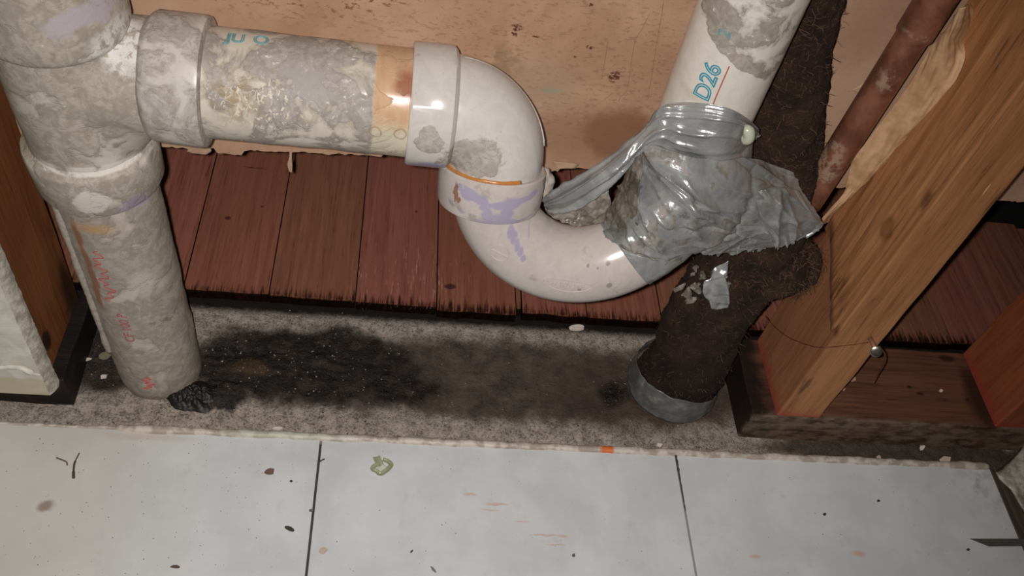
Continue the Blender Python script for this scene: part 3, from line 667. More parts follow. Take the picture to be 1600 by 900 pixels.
# ------------------------------------------------------------------ the corroded black pipe
BP = [Vector((-3.0,2.15,-.35)), Vector((-3.0,2.15,.2)), at(1078,560,Y=2.15), at(1105,490,Y=2.15), at(1150,430,Y=2.1), at(1190,370,Y=2.15), at(1212,300,Y=2.3), at(1222,240,Y=2.5), at(1228,185,Y=2.52), at(1248,100,Y=2.56), at(1266,0,Y=2.58), at(1288,-110,Y=2.58), at(1312,-240,Y=2.58)]
BRd = [1.5,1.5,1.42,1.36,1.32,1.2,1.05,1.0,.98,.78,.76,.76,.76]
nb = 150; bpath = rail(BP, nb); brad = [v.x for v in rail([Vector((r,0,0)) for r in BRd], nb)]
mm = MT('corroded_iron', .9, 0, .25)
n1 = mm.noise(1.2, 6, .65); n2 = mm.noise(6, 6, .7); n3 = mm.noise(16, 4, .7)
c = mm.mix(mm.thr(n1, .3, .7), sr(34,25,21), sr(68,48,37)); c = mm.mix(mm.ma('MULTIPLY', mm.thr(n2, .55, .7), .5), c, sr(92,68,52)); c = mm.mix(mm.ma('MULTIPLY', mm.thr(n3, .72, .76), .7), c, sr(150,136,118))
low = mm.thr(mm.sep(2), 5.5, 1.0); c = mm.mix(mm.ma('MULTIPLY', low, .55), c, sr(26,19,17))
mm.color(c).bump(mm.ma('ADD', n2, n3), 1.0, .1); BI = mm.m
crud = lambda p: .10*fbm(p*1.4) + .05*fbm(p*5)
iron = thing('corroded_pipe', 'dark brown crusted old pipe rising behind the taped joint', 'pipe', (-3,2.15,-.1))
ib = MB().tube(bpath, brad, 64, disp=crud).build('pipe_body', BI, iron)
stub = rail([at(1140,440,Y=1.9), at(1185,425,Y=1.75), at(1225,415,Y=1.7), at(1240,412,Y=1.75), at(1249,412,Y=1.85)], 50)
MB().tube(stub, [.95]*20+[.92-.1*k/15 for k in range(15)]+[.82]*10+[.75,.7,.6,.45,.25], 48, disp=crud).build('side_stub', BI, iron)
# roots and rust fibres
mb = MB()
def fibre(p, nrm, L, wd):
    d = Vector((random.gauss(0,1),random.gauss(0,1),random.gauss(0,1))); d = (d - nrm*d.dot(nrm)*.7).normalized()
    q = p + nrm*.02; pts = [q]
    for k in range(3):
        d = (d + Vector((random.gauss(0,.5),random.gauss(0,.5),random.gauss(0,.5)))).normalized(); q = q + d*L/3; pts.append(q)
    s_ = d.cross(nrm).normalized()*wd
    mb.add([x+s_ for x in pts]+[x-s_ for x in pts], [(0,1,5,4),(1,2,6,5),(2,3,7,6)])
for src, rr, cnt in ((bpath, brad, 5200), (stub, [.92]*45, 1500)):
    for _ in range(cnt):
        i = random.randrange(4, min(len(src), len(rr))-1); tt = (src[i]-src[i-1]).normalized(); u = tt.orthogonal().normalized(); v = tt.cross(u); a = random.random()*6.283
        nrm = u*math.cos(a)+v*math.sin(a)
        if nrm.dot(CAM-src[i]) < -2: continue
        p = src[i]+nrm*(rr[i]); p = p + nrm*crud(p); fibre(p, nrm, random.uniform(.08,.34), random.uniform(.004,.009))
fz = mb.build('rust_fibres', flat('fibre', sr(84,58,42), .9, var=.5, sc=3), iron, smooth=False); fz['kind'] = 'stuff'

# ------------------------------------------------------------------ duct tape
def tape_mat(name, dirt, tone=(sr(140,142,142), sr(168,169,168))):
    m = MT(name, .3, .3, .6)
    n1 = m.noise(1.1, 8, .65, .5); n2 = m.noise(4, 6, .65); cr = m.noise(1.6, 5, .6, .8, (1,1,2.2)); rib = m.noise(4.5, 3, .6, .2, (1.2,1.2,4.5))
    c = m.mix(m.thr(n1, .35, .65), *tone)
    d = m.thr(m.ma('ADD', n1, dirt), .56, .59)
    c = m.mix(m.ma('MULTIPLY', d, .8), c, m.mix(m.thr(n2, .4, .6), sr(132,124,116), sr(92,84,74)))
    dk = m.thr(m.ma('ADD', m.noise(2.2, 7, .7, off=(8,8,1)), dirt*.5), .60, .66); c = m.mix(m.ma('MULTIPLY', dk, .45), c, sr(62,56,48))
    fur = m.maxm(m.blob(at(1205,292,Y=.2), (1.0,1.5,.9), .7, 1.2, .5), m.blob(at(965,330,Y=-.2), (.35,1.5,1.0), .6, 1.5, .4)); c = m.mix(m.ma('MULTIPLY', m.ma('MULTIPLY', fur, m.thr(n2, .3, .6)), .6), c, sr(96,88,76))
    m.color(c); m.rough(m.ma('ADD', m.ma('ADD', .22, m.ma('MULTIPLY', n2, .12)), m.ma('MULTIPLY', d, .42))); m.put(m.b.inputs['Metallic'], m.ma('MULTIPLY', m.ma('SUBTRACT', 1.0, d), .35))
    m.bump(m.ma('ADD', m.ma('ADD', m.ma('MULTIPLY', cr, .8), m.ma('MULTIPLY', rib, .35)), m.ma('MULTIPLY', n2, .35)), .35, .06); return m.m
TP = tape_mat('duct_tape', -.16); TPD = tape_mat('dirty_duct_tape', .0)
def ridge(x): return 1 - abs(2*(x - math.floor(x+.5)))
def wrinkle(p, a=.05):
    q = p.x*.8 + p.z*.9; r = p.x*.6 - p.z*.8
    w1 = abs(mn.noise(Vector((q*2.0, r*.45, p.y*.4)))); w2 = abs(mn.noise(Vector((q*4.6+3, r*1.1, p.y*.8))))
    return a*(1.6*(.35-w1) + .8*(.3-w2)) + a*.35*fbm(p*5)
tape = thing('duct_tape_wrap', 'crumpled silver duct tape wrapped around the joint of the white riser and trap', 'tape', (RXp,1.1,8.2))
def W(l): return [[at(x,y,Y=d) for x,y,d in r] for r in l]
def folds(lst, grain=.02, soft=.0):
    """creases given as lines in (u,v) of the sheet: (u0,v0,u1,v1,width,height)"""
    def f(p, u, v):
        h = grain*fbm(p*3.0) + soft*mn.noise(p*.9)
        for u0,v0,u1,v1,wd,ht in lst:
            du, dv = u1-u0, v1-v0; L = du*du+dv*dv; t = max(0, min(1, ((u-u0)*du+(v-v0)*dv)/L))
            d = math.hypot(u-u0-t*du, v-v0-t*dv) + .012*mn.noise(Vector((u*9,v*9,ht*50)))
            h += ht*math.exp(-abs(d)/wd)*(1-.5*abs(2*t-1))
        return h
    return f
def rnd_folds(n, seed, ang, spread, ht, wd, ln=.5):
    r_ = random.Random(seed); out = []
    for _ in range(n):
        u, v = r_.random(), r_.random(); a = ang + r_.gauss(0, spread); l = ln*(.4+r_.random())
        out.append((u-l*math.cos(a)/2, v-l*math.sin(a)/2, u+l*math.cos(a)/2, v+l*math.sin(a)/2, wd*(.6+.9*r_.random()), ht*(.5+r_.random())*(1 if r_.random() < .75 else -.8)))
    return out
# band round the riser that twists off into a strap running down-left to the trap hub
RS = lambda x, y, k=1.25: on_surf(x, y, RO, RD2, k)
def pt(x, y, d): return at(x,y,Y=d)
cols_ = [[pt(1178,215,1.6),pt(1172,226,1.6),pt(1164,236,1.6),pt(1156,246,1.6)],
         [pt(1186,202,.75),pt(1178,216,.6),pt(1168,230,.6),pt(1160,243,.7)],
         [RS(1152,175),RS(1145,200,1.32),RS(1138,228,1.36),RS(1132,254,1.3)],
         [RS(1112,163),RS(1106,192,1.34),RS(1100,224,1.40),RS(1094,257,1.32)],
         [RS(1070,160),RS(1066,188,1.36),RS(1062,216,1.42),RS(1056,246,1.34)],
         [pt(1036,166,.55),pt(1038,186,.25),pt(1038,208,.15),pt(1036,232,.2)],
         [pt(1012,200,.75),pt(1014,208,.3),pt(1014,217,.2),pt(1014,226,.3)],
         [pt(978,226,.6),pt(982,234,.15),pt(985,243,.1),pt(987,252,.25)],
         [pt(950,245,.55),pt(954,256,.0),pt(958,266,-.05),pt(961,276,.15)],
         [pt(905,275,.5),pt(910,287,-.05),pt(914,298,-.1),pt(917,309,.1)],
         [pt(868,299,.5),pt(874,308,.05),pt(880,317,.0),pt(886,325,.2)],
         [pt(848,314,.6),pt(850,319,.4),pt(852,323,.35),pt(855,327,.5)]]
ctrl = [[cols_[j][i] for j in range(12)] for i in range(4)]
MB().grid(patch(ctrl, 190, 60, folds(rnd_folds(16, 3, .1, .2, .10, .024, .4) + [(.36,.05,.72,.55,.05,.14),(.45,.6,.95,.5,.10,.10),(.15,.75,.36,.8,.05,.10),(.2,.5,.40,.55,.04,.08),(.55,.15,.95,.2,.06,-.08)], .012))).build('riser_band', TP, tape, solid=.012)
# inner sleeve of tape joining trap and riser
def tc(a, k=0): a = math.radians(a); return Vector((TX+BRT-(BRT+k)*math.cos(a), 1.12, CZ-(BRT+k)*math.sin(a)))
RG = []
for a_, r_ in ((128,1.07),(142,1.10),(155,1.16)):
    c_ = tip(tc(a_)); u_ = tip(tc(a_,1))-c_; RG.append((c_, u_, r_))
RG += [(at(1062,292,Y=.72), Vector((1,0,-.1)), 1.22), (at(1085,262,Y=1.0), Vector((1,0,0)), 1.22), (at(1100,235,Y=1.16), Vector((1,0,0)), 1.19), (Vector((RXp,1.2,13.0)), Vector((1,0,0)), 1.16)]
nr = 60; cs = rail([r[0] for r in RG], nr); us = rail([r[1] for r in RG], nr); ru = rail([Vector((r[2],0,0)) for r in RG], nr); rows = []
for i in range(nr):
    t_ = (cs[min(i+1,nr-1)]-cs[max(i-1,0)]).normalized(); u = (us[i]-t_*us[i].dot(t_)).normalized(); vv = t_.cross(u)
    rows.append([cs[i] + (u*math.cos(2*math.pi*k/90) + vv*math.sin(2*math.pi*k/90))*(ru[i].x + .04*fbm(cs[i]*2+u*math.cos(2*math.pi*k/90)*2+vv*math.sin(2*math.pi*k/90)*2)) for k in range(90)])
MB().grid(rows, True).build('joint_sleeve', TPD, tape, solid=.012)
# clean end band on the trap, wound on a slant
rows = []
for i in range(14):
    row = []
    for k in range(100):
        ph = 2*math.pi*k/100; a = 118 + 23*(1-math.cos(ph)) + 13*i/13.; c2 = tc(a); inw = (Vector((TX+BRT,1.12,CZ))-c2).normalized()
        d = inw*math.cos(ph)+Vector((0,-1,0))*math.sin(ph); row.append(tip(c2 + d*(TR+.03+.012*mn.noise(c2+d*2)+.05*max(0,math.sin(i/13*3.14*2.0-1)))))
    rows.append(row)
MB().grid(rows, True).build('end_band', TP, tape, solid=.012)
# big crumpled outer sheet over the joint and the old pipe
ctrl = W([[(1030,240,1.3),(1008,220,.6),(1050,236,-.1),(1095,248,-.2),(1150,246,.1),(1195,252,.8),(1238,272,1.15)],
          [(1010,280,1.4),(985,262,.7),(1040,282,-.45),(1090,290,-.7),(1150,285,-.35),(1205,285,.3),(1262,312,.9)],
          [(995,315,1.3),(966,300,.6),(1020,320,-.8),(1080,326,-1.0),(1145,322,-.6),(1208,320,.0),(1284,350,.7)],
          [(985,345,1.2),(955,332,.4),(1003,357,-.95),(1065,364,-1.15),(1130,358,-.7),(1195,352,-.1),(1270,354,.5)],
          [(980,370,1.0),(948,350,.1),(984,378,-1.0),(1045,390,-1.1),(1112,384,-.65),(1160,371,-.2),(1232,379,.4)],
          [(982,375,.8),(949,362,-.05),(986,388,-1.0),(1038,400,-.95),(1085,400,-.5),(1130,395,.0),(1195,388,.35)]])
fl_ = [(.20,.02,.70,.52,.022,.30),(.30,.16,.78,.70,.02,.26),(.24,.30,.50,.85,.025,.24),(.26,.55,.40,.95,.018,.18),(.24,.86,.62,.84,.03,.2),(.55,.2,.9,.42,.025,.14),(.45,.55,.8,.62,.02,-.14),(.77,.08,.70,.98,.018,-.2),(.92,.25,.80,.95,.025,.16),(.34,.42,.46,.56,.02,.2),(.46,.3,.52,.44,.015,.16)]
g = patch(ctrl, 180, 130, folds(fl_ + rnd_folds(30, 5, .85, .35, .13, .013, .3) + rnd_folds(16, 8, -.3, .6, .06, .010, .16), .016, .08))
def tear(g, amp=1.):
    m_ = len(g[0])
    for j in range(m_):
        e = .16*mn.noise(Vector((j*.21,0,0))) + .07*mn.noise(Vector((j*.7,3,0)))
        for k, q in ((-1,1.),(-2,.7),(-3,.4)): g[k][j] = g[k][j] + Vector((.02*mn.noise(Vector((j*.5,1,0))),0,e*q*amp))
MB_ = g
for j in range(100,180):
    e = .18*mn.noise(Vector((j*.21,0,0))) + .08*mn.noise(Vector((j*.7,3,0)))
    for k, q in ((129,1.),(128,.7),(127,.4)): g[k][j] = g[k][j] + Vector((.02*mn.noise(Vector((j*.5,1,0))),0,e*q))
for i in range(130): g[i][179] = g[i][179] + Vector((.06*mn.noise(Vector((i*.4,7,0))),0,.06*mn.noise(Vector((i*.6,9,0)))))
MB().grid(g).build('joint_wrap', TPD, tape, solid=.012)
# dirty torn layer under the strap
CR = tape_mat('crusted_tape', .16, (sr(104,97,86), sr(134,126,114)))
ctrl = W([[(850,322,.75),(895,322,.5),(925,302,.4),(946,284,.4)], [(856,334,.5),(898,340,.2),(930,326,.2),(952,302,.3)], [(874,345,.2),(903,354,.1),(935,349,.1),(955,332,.3)]])
MB().grid(patch(ctrl, 44, 30, lambda p,u,v: .10*fbm(p*3)+.05*mn.noise(p*9))).build('crusted_shred', CR, tape, solid=.015)
ctrl = W([[(982,255,.5),(995,246,.2),(1006,240,.1)], [(974,296,.45),(986,296,-.1),(1002,292,-.4)], [(955,326,.35),(975,335,-.3),(1000,346,-.85)], [(951,350,.1),(972,372,-.6),(1000,388,-.95)], [(956,368,-.2),(985,394,-.95),(1030,408,-1.05)]])
MB().grid(patch(ctrl, 30, 60, lambda p,u,v: .05+.05*fbm(p*2.5)+.04*mn.noise(p*8))).build('crusted_shred', CR, tape, solid=.015)
# loose torn flap at the right
ctrl = W([[(1180,300,-.1),(1215,292,.05),(1248,298,.5)],[(1185,325,-.35),(1222,318,-.2),(1264,326,.3)],[(1192,350,-.35),(1232,345,-.2),(1285,350,.3)],[(1205,372,-.2),(1240,368,.0),(1277,360,.25)],[(1212,389,-.1),(1236,380,.05),(1250,372,.2)]])
g = patch(ctrl, 60, 60, folds([(.1,.9,.5,.1,.05,.16),(.5,.95,.6,.2,.04,.12),(.3,.5,.9,.45,.05,.10)] + rnd_folds(16, 2, 1.2, .5, .09, .02, .4), .014))
tear(g); MB().grid(g).build('loose_flap', TP, tape, solid=.012)
# shreds below the drape and stuck in the rust
for q in ([[(1138,372,-.1),(1160,362,-.1)],[(1135,385,.0),(1158,380,-.1)],[(1142,398,.2),(1152,396,.2)]], [[(1170,372,-.05),(1186,366,.0)],[(1166,388,.1),(1180,384,.1)],[(1170,394,.3),(1178,394,.3)]],
          [[(1100,440,.65),(1132,430,.6)],[(1098,458,.55),(1138,450,.5)],[(1108,472,.6),(1140,468,.55)],[(1112,484,.7),(1138,482,.65)]], [[(1116,418,.7),(1138,408,.6)],[(1108,440,.5),(1136,430,.45)]],
          [[(1185,205,.6),(1178,213,.5)],[(1190,212,.7),(1183,218,.55)]]):
    MB().grid(patch(W(q), 14, 18, lambda p,u,v: .09*fbm(p*4))).build('shred', TP, tape, solid=.012)
# torn plaster and tape crumbs in the break beside the old pipe
for k in range(16):
    x = random.uniform(1060,1140); y = random.uniform(408,470); p = at(x,y,Y=.72+.25*random.random()); mb = MB(); r_ = random.uniform(.04,.2)
    mb.tube([p+Vector((random.uniform(-r_,r_),random.uniform(-.05,.05),r_)), p, p-Vector((random.uniform(-r_,r_),0,r_))], [r_*.3,r_*.6,r_*.2], 9, disp=lambda q: .08*mn.noise(q*7)); mb.build('crumb', CR, tape, smooth=False)
mb = MB(); mb.tube(rail([at(1163,203,Y=.0), at(1170,205,Y=-.05), at(1170,216,Y=-.08), at(1163,218,Y=.0)], 14), [.06]+[.14]*12+[.05], 10); mb.build('glue_drip', flat('pale_glue', sr(176,178,158), .25), tape)
# strip of tape round the foot of the old pipe
rows = []
foot = None
for i in range(22):
    v = i/21; row = []
    for k in range(110):
        a = 2*math.pi*k/110; dx, dy = math.cos(a), math.sin(a)
        zt = 1.0 - .30*dy - .45*max(dx,0) + .05*mn.noise(Vector((dx*2,dy*2,5))); zb = -.02 + .08*mn.noise(Vector((dx*4,dy*4,1)))
        zb = max(zb, -.05); zt = max(zt, zb+.4); rr = 1.60 + .10*(1-v)
        p = Vector((-3.0+dx*rr, 2.15+dy*rr, zb+(zt-zb)*v)); row.append(p + Vector((dx,dy,0))*(.07*(.3-abs(mn.noise(Vector((a*5, v*1.5, 2)))))+.02*fbm(p*4)))
    rows.append(row)
tag(MB().grid(rows, True).build('tape_strip', tape_mat('foot_tape', -.02, (sr(94,96,95), sr(122,125,124))), solid=.015), 'grey tape strip wound round the foot of the dark crusted pipe', 'tape')

# ------------------------------------------------------------------ copper pipe, paper sheet
def cop(m): pass
mm = MT('copper', .42, .35, .5); n1 = mm.noise(1.0, 6, .6, .5); n2 = mm.noise(4, 5, .65)
c = mm.mix(mm.thr(n1, .35, .65), sr(112,70,52), sr(150,100,76)); c = mm.mix(mm.ma('MULTIPLY', mm.thr(n2, .55, .7), .3), c, sr(70,38,28))
dep = mm.ma('MULTIPLY', mm.maxm(mm.blob(at(1300,245,Y=1.9), (.5,1,.6), .5, 2, .3), mm.blob(at(1290,270,Y=1.9), (.5,1,.5), .5, 2, .3), mm.blob(at(1390,130,Y=1.9), (.3,1,.4), .5, 2, .3), mm.blob(at(1440,58,Y=1.9), (.5,1,.12), .5, 3, .1)), mm.thr(n2, .42, .55))
c = mm.mix(mm.ma('MULTIPLY', dep, .75), c, sr(176,148,124)); c = mm.mix(mm.ma('MULTIPLY', mm.blob(at(1293,242,Y=1.8), (.2,1,.3), .5, 2, .15), .7), c, sr(128,116,106))
mm.color(c).bump(n2, .25, .03); CU = mm.m
cu = thing('copper_pipe', 'tarnished copper water pipe slanting beside the orange-brown stud', 'pipe', at(1262,318,Y=2.2))
ct, cb = at(1500,-60,Y=2.35), at(1262,316,Y=2.2)
MB().tube(densify([cb, ct], .3), .415, 40).build('pipe_wall', CU, cu)
d = (ct-cb).normalized(); j0 = at(1441,57,Y=2.3); j0 = cb + d*((j0-cb).dot(d))
MB().lathe(j0, d, [(0,.41),(.01,.46),(.05,.47),(3.4,.47),(3.45,.41)], 40).build('coupling', CU, cu, sharp=40)

mm = MT('kraft_paper', .75, 0, .25); n1 = mm.noise(1.2, 6, .6); n2 = mm.noise(5, 5, .6)
c = mm.mix(mm.thr(n1, .3, .7), sr(164,126,90), sr(204,168,130)); c = mm.mix(mm.ma('MULTIPLY', mm.thr(n1, .56, .66), .3), c, sr(120,82,52)); mm.color(c).bump(n2, .3, .03); KP = mm.m
PL = [((1498,20),(1505,10),(1511,3)),((1475,48),(1495,40),(1512,20)),((1466,62),(1482,60),(1499,60)),((1445,92),(1472,90),(1500,75)),((1415,140),(1455,130),(1500,93)),((1385,180),(1430,172),(1485,125)),
      ((1350,225),(1400,215),(1450,165)),((1332,250),(1375,245),(1415,205)),((1325,280),(1355,272),(1395,230)),((1318,300),(1340,292),(1372,258)),((1300,322),(1314,318),(1335,292)),((1286,341),(1291,338),(1299,329)),((1281,349),(1284,348),(1288,345))]
ctrl = [[at(*a, Y=2.05+.05*i_), at(*b, Y=1.62+.09*i_), at(c[0]+7, c[1]+2, X=-.16)] for i_, (a, b, c) in enumerate(PL)]
def pp(p,u,v): return .10*(.35-abs(mn.noise(Vector((u*3+1, v*4, 3)))))+.08*(.3-abs(mn.noise(Vector((u*6-v*5, v*7, 6)))))+.015*mn.noise(p*5)
g = patch(ctrl, 40, 110, pp)
tag(MB().grid(g).build('paper_sheet', KP, solid=.012), 'crumpled tan paper sheet tucked between copper pipe and wooden stud', 'paper')

# ------------------------------------------------------------------ nail, wire and loose bits
mm = MT('steel', .3, .9); mm.color(sr(150,140,128)); STEEL = mm.m
RUST = flat('rusty_wire', sr(110,64,42), .5, .4)
t = thing('nail', 'bent nail with a flat shiny head on the front edge of the wooden stud', 'nail', at(1360,540,Y=-.1))
a, b = at(1359,528,Y=.0), at(1369,549,Y=-.5)
MB().tube([a, (a+b)/2+Vector((.02,0,0)), b], .075, 12).build('shank', flat('nail_rust', sr(150,112,84), .5, .4), t)
d = (b-a).normalized(); hn = (CAM-b).normalized(); d = (d*.5+hn).normalized()
MB().lathe(b, d, [(-.02,.07),(-.01,.17),(.03,.18),(.05,.15),(.055,.05)], 28).build('nail_head', STEEL, t, sharp=40)
tag(MB().tube(rail([at(1196,494,X=-.16), at(1212,512,X=-.14), at(1232,527,X=-.13), at(1262,539,X=-.10), at(1285,543,Y=-.06), at(1320,540,Y=-.05), at(1357,535,Y=-.06)], 60), .016, 6).build('wire', RUST), 'thin rusty wire sagging across the left face of the wooden stud', 'wire')
tag(MB().tube(rail([at(1374,541,Y=-.42), at(1382,552,Y=-.45), at(1382,566,Y=-.2), at(1374,582,Y=.3), at(1367,599,Z=1.53)], 40), .022, 6).build('wire', RUST), 'short bent wire end hanging from the nail head', 'wire')

def chip(name, px, py, Z, size, mat, label, cat, thick=.04, asp=.6, rot=0, n=9, group=None, tilt=.15, Yc=None):
    c = at(px,py,Z=Z) if Yc is None else at(px,py,Y=Yc); mb = MB(); top = []; bot = []
    for k in range(n):
        a = 2*math.pi*k/n; r_ = size*(.75+.35*random.random()); x = r_*math.cos(a); y = r_*asp*math.sin(a)
        x, y = x*math.cos(rot)-y*math.sin(rot), x*math.sin(rot)+y*math.cos(rot)
        z = thick + tilt*x + .03*random.random()*size
        top.append(c+Vector((x*.9,y*.9,max(z,thick*.6)))); bot.append(c+Vector((x,y,max(0,z-thick))))
    mb.add(top+bot, [tuple(range(n)), tuple(reversed(range(n,2*n)))] + [(n+k, n+(k+1)%n, (k+1)%n, k) for k in range(n)])
    return tag(mb.build(name, mat, smooth=False), label, cat, group)
BRN = flat('brown_flake', sr(108,84,76)); DRK = flat('dark_leaf', sr(56,54,44)); BEI = flat('beige_flake', sr(186,164,148)); PAL = flat('pale_chip', sr(200,188,178)); MUD = flat('mud', sr(20,15,12), .55, var=.6, sc=9); TAN = flat('tan_chip', sr(176,136,112))
TZ = .10
chip('paint_flake', 421,737,TZ,.17,BRN,'small brown flake on the left white tile near the joint','flake',.03,.8)
chip('leaf_scrap', 452,826,TZ,.2,DRK,'dark curled leaf scrap on the white tile left of the joint','scrap',.05,.32,-.5)
chip('paint_flake', 505,860,TZ,.13,BEI,'round beige flake just right of the left tile joint','flake',.03,1.0)
chip('leaf_scrap', 274,886,TZ,.16,flat('brown_leaf', sr(84,66,56)),'flat brown leaf scrap at the bottom edge of the left white tile','scrap',.03,.35,-.1)
chip('grit_lump', 896,868,TZ,.06,flat('grey_lump', sr(90,86,82)),'dark grey grit lump on the middle white tile at the bottom','grit',.06,.9)
chip('grit_lump', 643,862,TZ,.06,DRK,'black crumb on the middle white tile below the green plastic shred','grit',.05,.5,.7)
chip('grit_lump', 677,890,TZ,.13,flat('grey_fluff', sr(110,108,100)),'narrow grey scrap at the bottom edge of the middle white tile','scrap',.03,.3,-.9)
chip('grit_lump', 1372,783,TZ,.06,DRK,'black crumb in the middle of the right white tile','grit',.05,.8)
chip('grit_lump', 1288,804,TZ,.06,DRK,'black crumb on the right white tile, nearest to the right tile joint','grit',.05,.8)
chip('grit_lump', 1512,859,TZ,.06,DRK,'black crumb below the tip of the grey metal strip','grit',.05,.8)
chip('grit_lump', 455,752,TZ,.05,DRK,'tiny black crumb right of the brown flake on the left tile','grit',.04,.8)
chip('grit_lump', 486,798,TZ,.07,flat('grey_grit', sr(104,100,94)),'small grey grit lump beside the left tile joint','grit',.04,.8)
chip('plaster_chip', 900,513,-.08,.34,PAL,'pale plaster chip lying against the plank ends below the trap','chip',.10,.42,0,11)
chip('tan_chip', 1332,592,1.5,.20,TAN,'square tan paper chip on the sole plate beside the stud','chip',.03,.8,.6,5)
chip('tan_chip', 1317,608,1.5,.12,TAN,'small triangular tan chip in front of the square tan chip','chip',.03,.8,.2,4)
chip('plaster_chip', 1470,611,1.5,.08,PAL,'small white crumb on the sole plate near the right stud','chip',.05,.8)
chip('plaster_chip', 434,670,-.08,.2,PAL,'white curl of paint on the concrete behind the left tile joint','chip',.05,.4,-.1)
chip('plaster_chip', 165,556,.05,.22,flat('olive_chip', sr(118,112,92)),'grey-green plaster chip left of the white pipe foot','chip',.05,.8,.3)
chip('plaster_chip', 162,589,.0,.13,PAL,'white flake in the black muck left of the white pipe foot','chip',.05,.7)
chip('plaster_chip', 134,562,.1,.2,PAL,'narrow white paint bit in the black muck beside the left plate end','chip',.03,.35,.2)
chip('plaster_chip', 1030,696,-.08,.12,PAL,'white crumb on the concrete behind the bead of caulk','chip',.05,.7)
chip('plaster_chip', 1407,723,-.08,.3,PAL,'flat pale chip on the dark gunk behind the right tile','chip',.04,.3,.1)
chip('plaster_chip', 1475,722,-.08,.3,BEI,'broad beige shard leaning in the dark gunk near the right corner','chip',.05,.7,.5,6,tilt=.4)
chip('plaster_chip', 1440,700,-.06,.16,PAL,'narrow light shard in the dark gunk left of the beige shard','chip',.05,.6,.9,6,tilt=.4)
chip('plaster_chip', 1372,715,-.06,.09,BEI,'small beige lump in the dark gunk in front of the sole plate','chip',.07,.8)
# twigs on the left tile
TW = flat('twig', sr(62,54,46))
tag(MB().tube(rail([at(124,708,Z=.16), at(117,722,Z=.2), at(115,735,Z=.16), at(115,747,Z=.14)], 20), [.018]*6+[.03]*8+[.045]*6, 7).build('twig', TW), 'thicker dark upright twig on the left white tile', 'twig')
tag(MB().tube(rail([at(88,715,Z=.13), at(98,719,Z=.16), at(104,722,Z=.16), at(105,727,Z=.13)], 16), .022, 6).build('twig', flat('twig_brown', sr(92,70,58))), 'shorter brown twig left of the dark twig', 'twig')
tag(MB().tube(rail([at(500,721,Z=.13), at(503,719,Z=.15), at(507,717,Z=.14)], 10), .025, 6).build('twig', TW), 'tiny black splinter touching the left tile joint', 'twig')
# green plastic shred: three curled strips in a ring
mm = MT('green_plastic', .25); n = mm.noise(2, 4, .6); mm.color(mm.mix(n, sr(112,118,84), sr(168,172,140))).bump(n, .3, .04); GP = mm.m
t = thing('plastic_shred', 'translucent olive green plastic shred curled on the middle white tile', 'shred', at(595,728,Z=TZ))
def strip(pts, wd, name):
    c = rail([at(x,y,Z=TZ+.06) for x,y in pts], 30); rows = []
    for i, p in enumerate(c):
        t_ = (c[min(i+1,29)]-c[max(i-1,0)]).normalized(); s_ = Vector((0,0,1)).cross(t_)
        rows.append([p + s_*wd*k + Vector((0,0,.05*abs(k)**2 + .03*mn.noise(p*3))) for k in (-1,-.5,0,.5,1)])
    MB().grid(rows).build(name, GP, t, solid=.02)
strip([(588,714),(590,720),(594,728)], .11, 'strip')
strip([(594,726),(585,729),(582,734),(588,737),(594,741),(600,738),(606,734),(611,727),(606,722),(598,719)], .07, 'strip')
MB().grid(patch([[at(588,733,Z=TZ+.03), at(598,724,Z=TZ+.04)],[at(595,740,Z=TZ+.03), at(606,731,Z=TZ+.03)]], 6, 6)).build('film', flat('pale_film', sr(196,198,184), .3), t, solid=.01)

# right corner: dark threshold strip, white jamb and a grey metal strip
DT = wood('threshold_wood', (2.4,.2,2.4), sr(44,36,30), sr(70,58,48), sr(92,80,66))
tag(bump_box((8.78,-13,-.12), (27,-.75,.02), 1, .04, 21).build('threshold_strip', DT, smooth=False, bevel=.04), 'dark weathered wood strip right of the white tiles', 'board')
mb = MB(); rows = []
for i in range(20):
    v = i/19; rows.append([at(1556+44*v+ (8*math.sin(v*3)),738-48*v,Z=.15), at(1562+44*v,748-50*v,Z=.55), at(1580+38*v,765-20*v,Z=.45), at(1600+30*v,800-20*v,Z=.2)])
tag(MB().grid([[p + Vector((0,0,.05*mn.noise(p*3))) for p in r] for r in rows]).build('plaster_lump', GY, solid=.1), 'broken whitish plaster lump in the right corner beyond the tile', 'plaster')
mb = MB(); rows = []
A0 = [at(1515,842,Z=.18), at(1640,842,Z=.18), at(1640,853,Z=.18), at(1545,854,Z=.18)]
mb.add([p+Vector((0,0,.03)) for p in A0]+A0, [(0,3,2,1),(4,5,6,7),(0,1,5,4),(1,2,6,5),(2,3,7,6),(3,0,4,7)])
mm = MT('grey_metal', .45, .5); mm.color(mm.mix(mm.noise(5,4,.6), sr(92,90,84), sr(126,124,116))); tag(mb.build('metal_strip', mm.m, smooth=False), 'flat grey metal strip with a pointed tip at the right edge', 'metal strip')

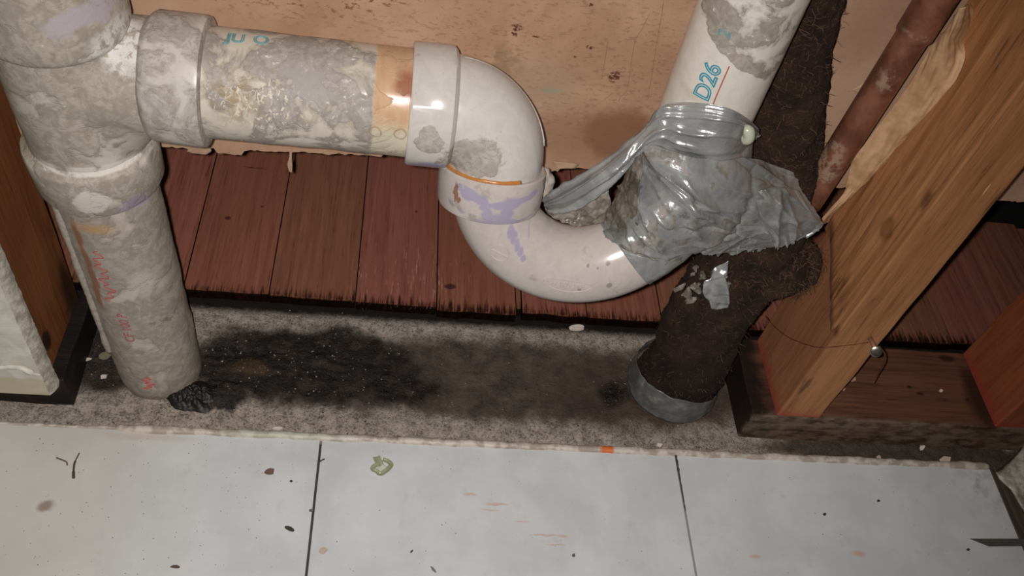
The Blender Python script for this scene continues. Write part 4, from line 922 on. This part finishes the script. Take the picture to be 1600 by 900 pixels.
# sludge heap by the foot of the stack
mb = MB(); c0 = at(300,615,Z=0); rows = []
for i in range(30):
    r_ = i/29; row = []
    for k in range(110):
        a = 2*math.pi*k/110; rr = r_*(.95+.35*mn.noise(Vector((math.cos(a)*1.5,math.sin(a)*1.5,3)))); x = c0.x+.05+rr*1.05*math.cos(a); y = c0.y+rr*.62*math.sin(a)
        row.append(Vector((x, y, -.14+.34*(1-r_**2)+(.13*fbm(Vector((x*3,y*3,0)))+.06*fbm(Vector((x*11,y*11,2))))*(1-r_**4))))
    rows.append(row)
tag(MB().grid(rows, True).build('sludge_heap', MUD), 'black wet sludge heap against the foot of the left white pipe', 'sludge')

# fine grit: uncountable specks on concrete and tiles
def specks(name, n, pick, mat, smin, smax):
    mb = MB()
    for _ in range(n):
        x, y, z = pick(); s_ = random.uniform(smin, smax)**1.0; a = random.random()*6.28; h = s_*.5; e = random.uniform(.35,1)
        p = [Vector((x+s_*math.cos(a+q)*(1 if i % 2 else e), y+s_*math.sin(a+q)*(1 if i % 2 else e), z)) for i, q in enumerate((0,1.5,3.1,4.6))]
        mb.add(p+[Vector((x,y,z+h))], [(0,1,4),(1,2,4),(2,3,4),(3,0,4)])
    o = mb.build(name, mat, smooth=False); o['kind'] = 'stuff'; return o
def p_slab():
    if random.random() < .6: x = random.gauss(-16.8,2.6); y = random.gauss(2.2,.95)
    else: x = random.uniform(-24,-1); y = random.uniform(-.6,4.3)
    y = min(4.5, max(-.65,y)); x = min(-1, max(-24,x)); return x, y, slab_z(x,y)-.005
o = specks('pale_grit', 430, p_slab, flat('pale_grit', sr(150,140,128)), .010, .045); o['label'] = 'pale grit scattered over the black muck and concrete'; o['category'] = 'grit'
def p_dark(): x = random.uniform(-24,8.5); y = random.uniform(-.6,4.2); return x, y, slab_z(x,y)-.005
o = specks('dark_grit', 700, p_dark, flat('dark_grit', sr(40,32,26)), .015, .05); o['label'] = 'dark grit scattered over the concrete strip'; o['category'] = 'grit'
def p_tile():
    x = random.uniform(-25,8.4) if random.random() < .5 else random.gauss(-20,3.5); x = max(-27,min(8.5,x)); return x, random.uniform(-6.5,-1.1), TZ-.002
o = specks('tile_grit', 420, p_tile, flat('tile_grit', sr(70,64,58)), .008, .028); o['label'] = 'fine dark grit sprinkled over the white tiles'; o['category'] = 'grit'
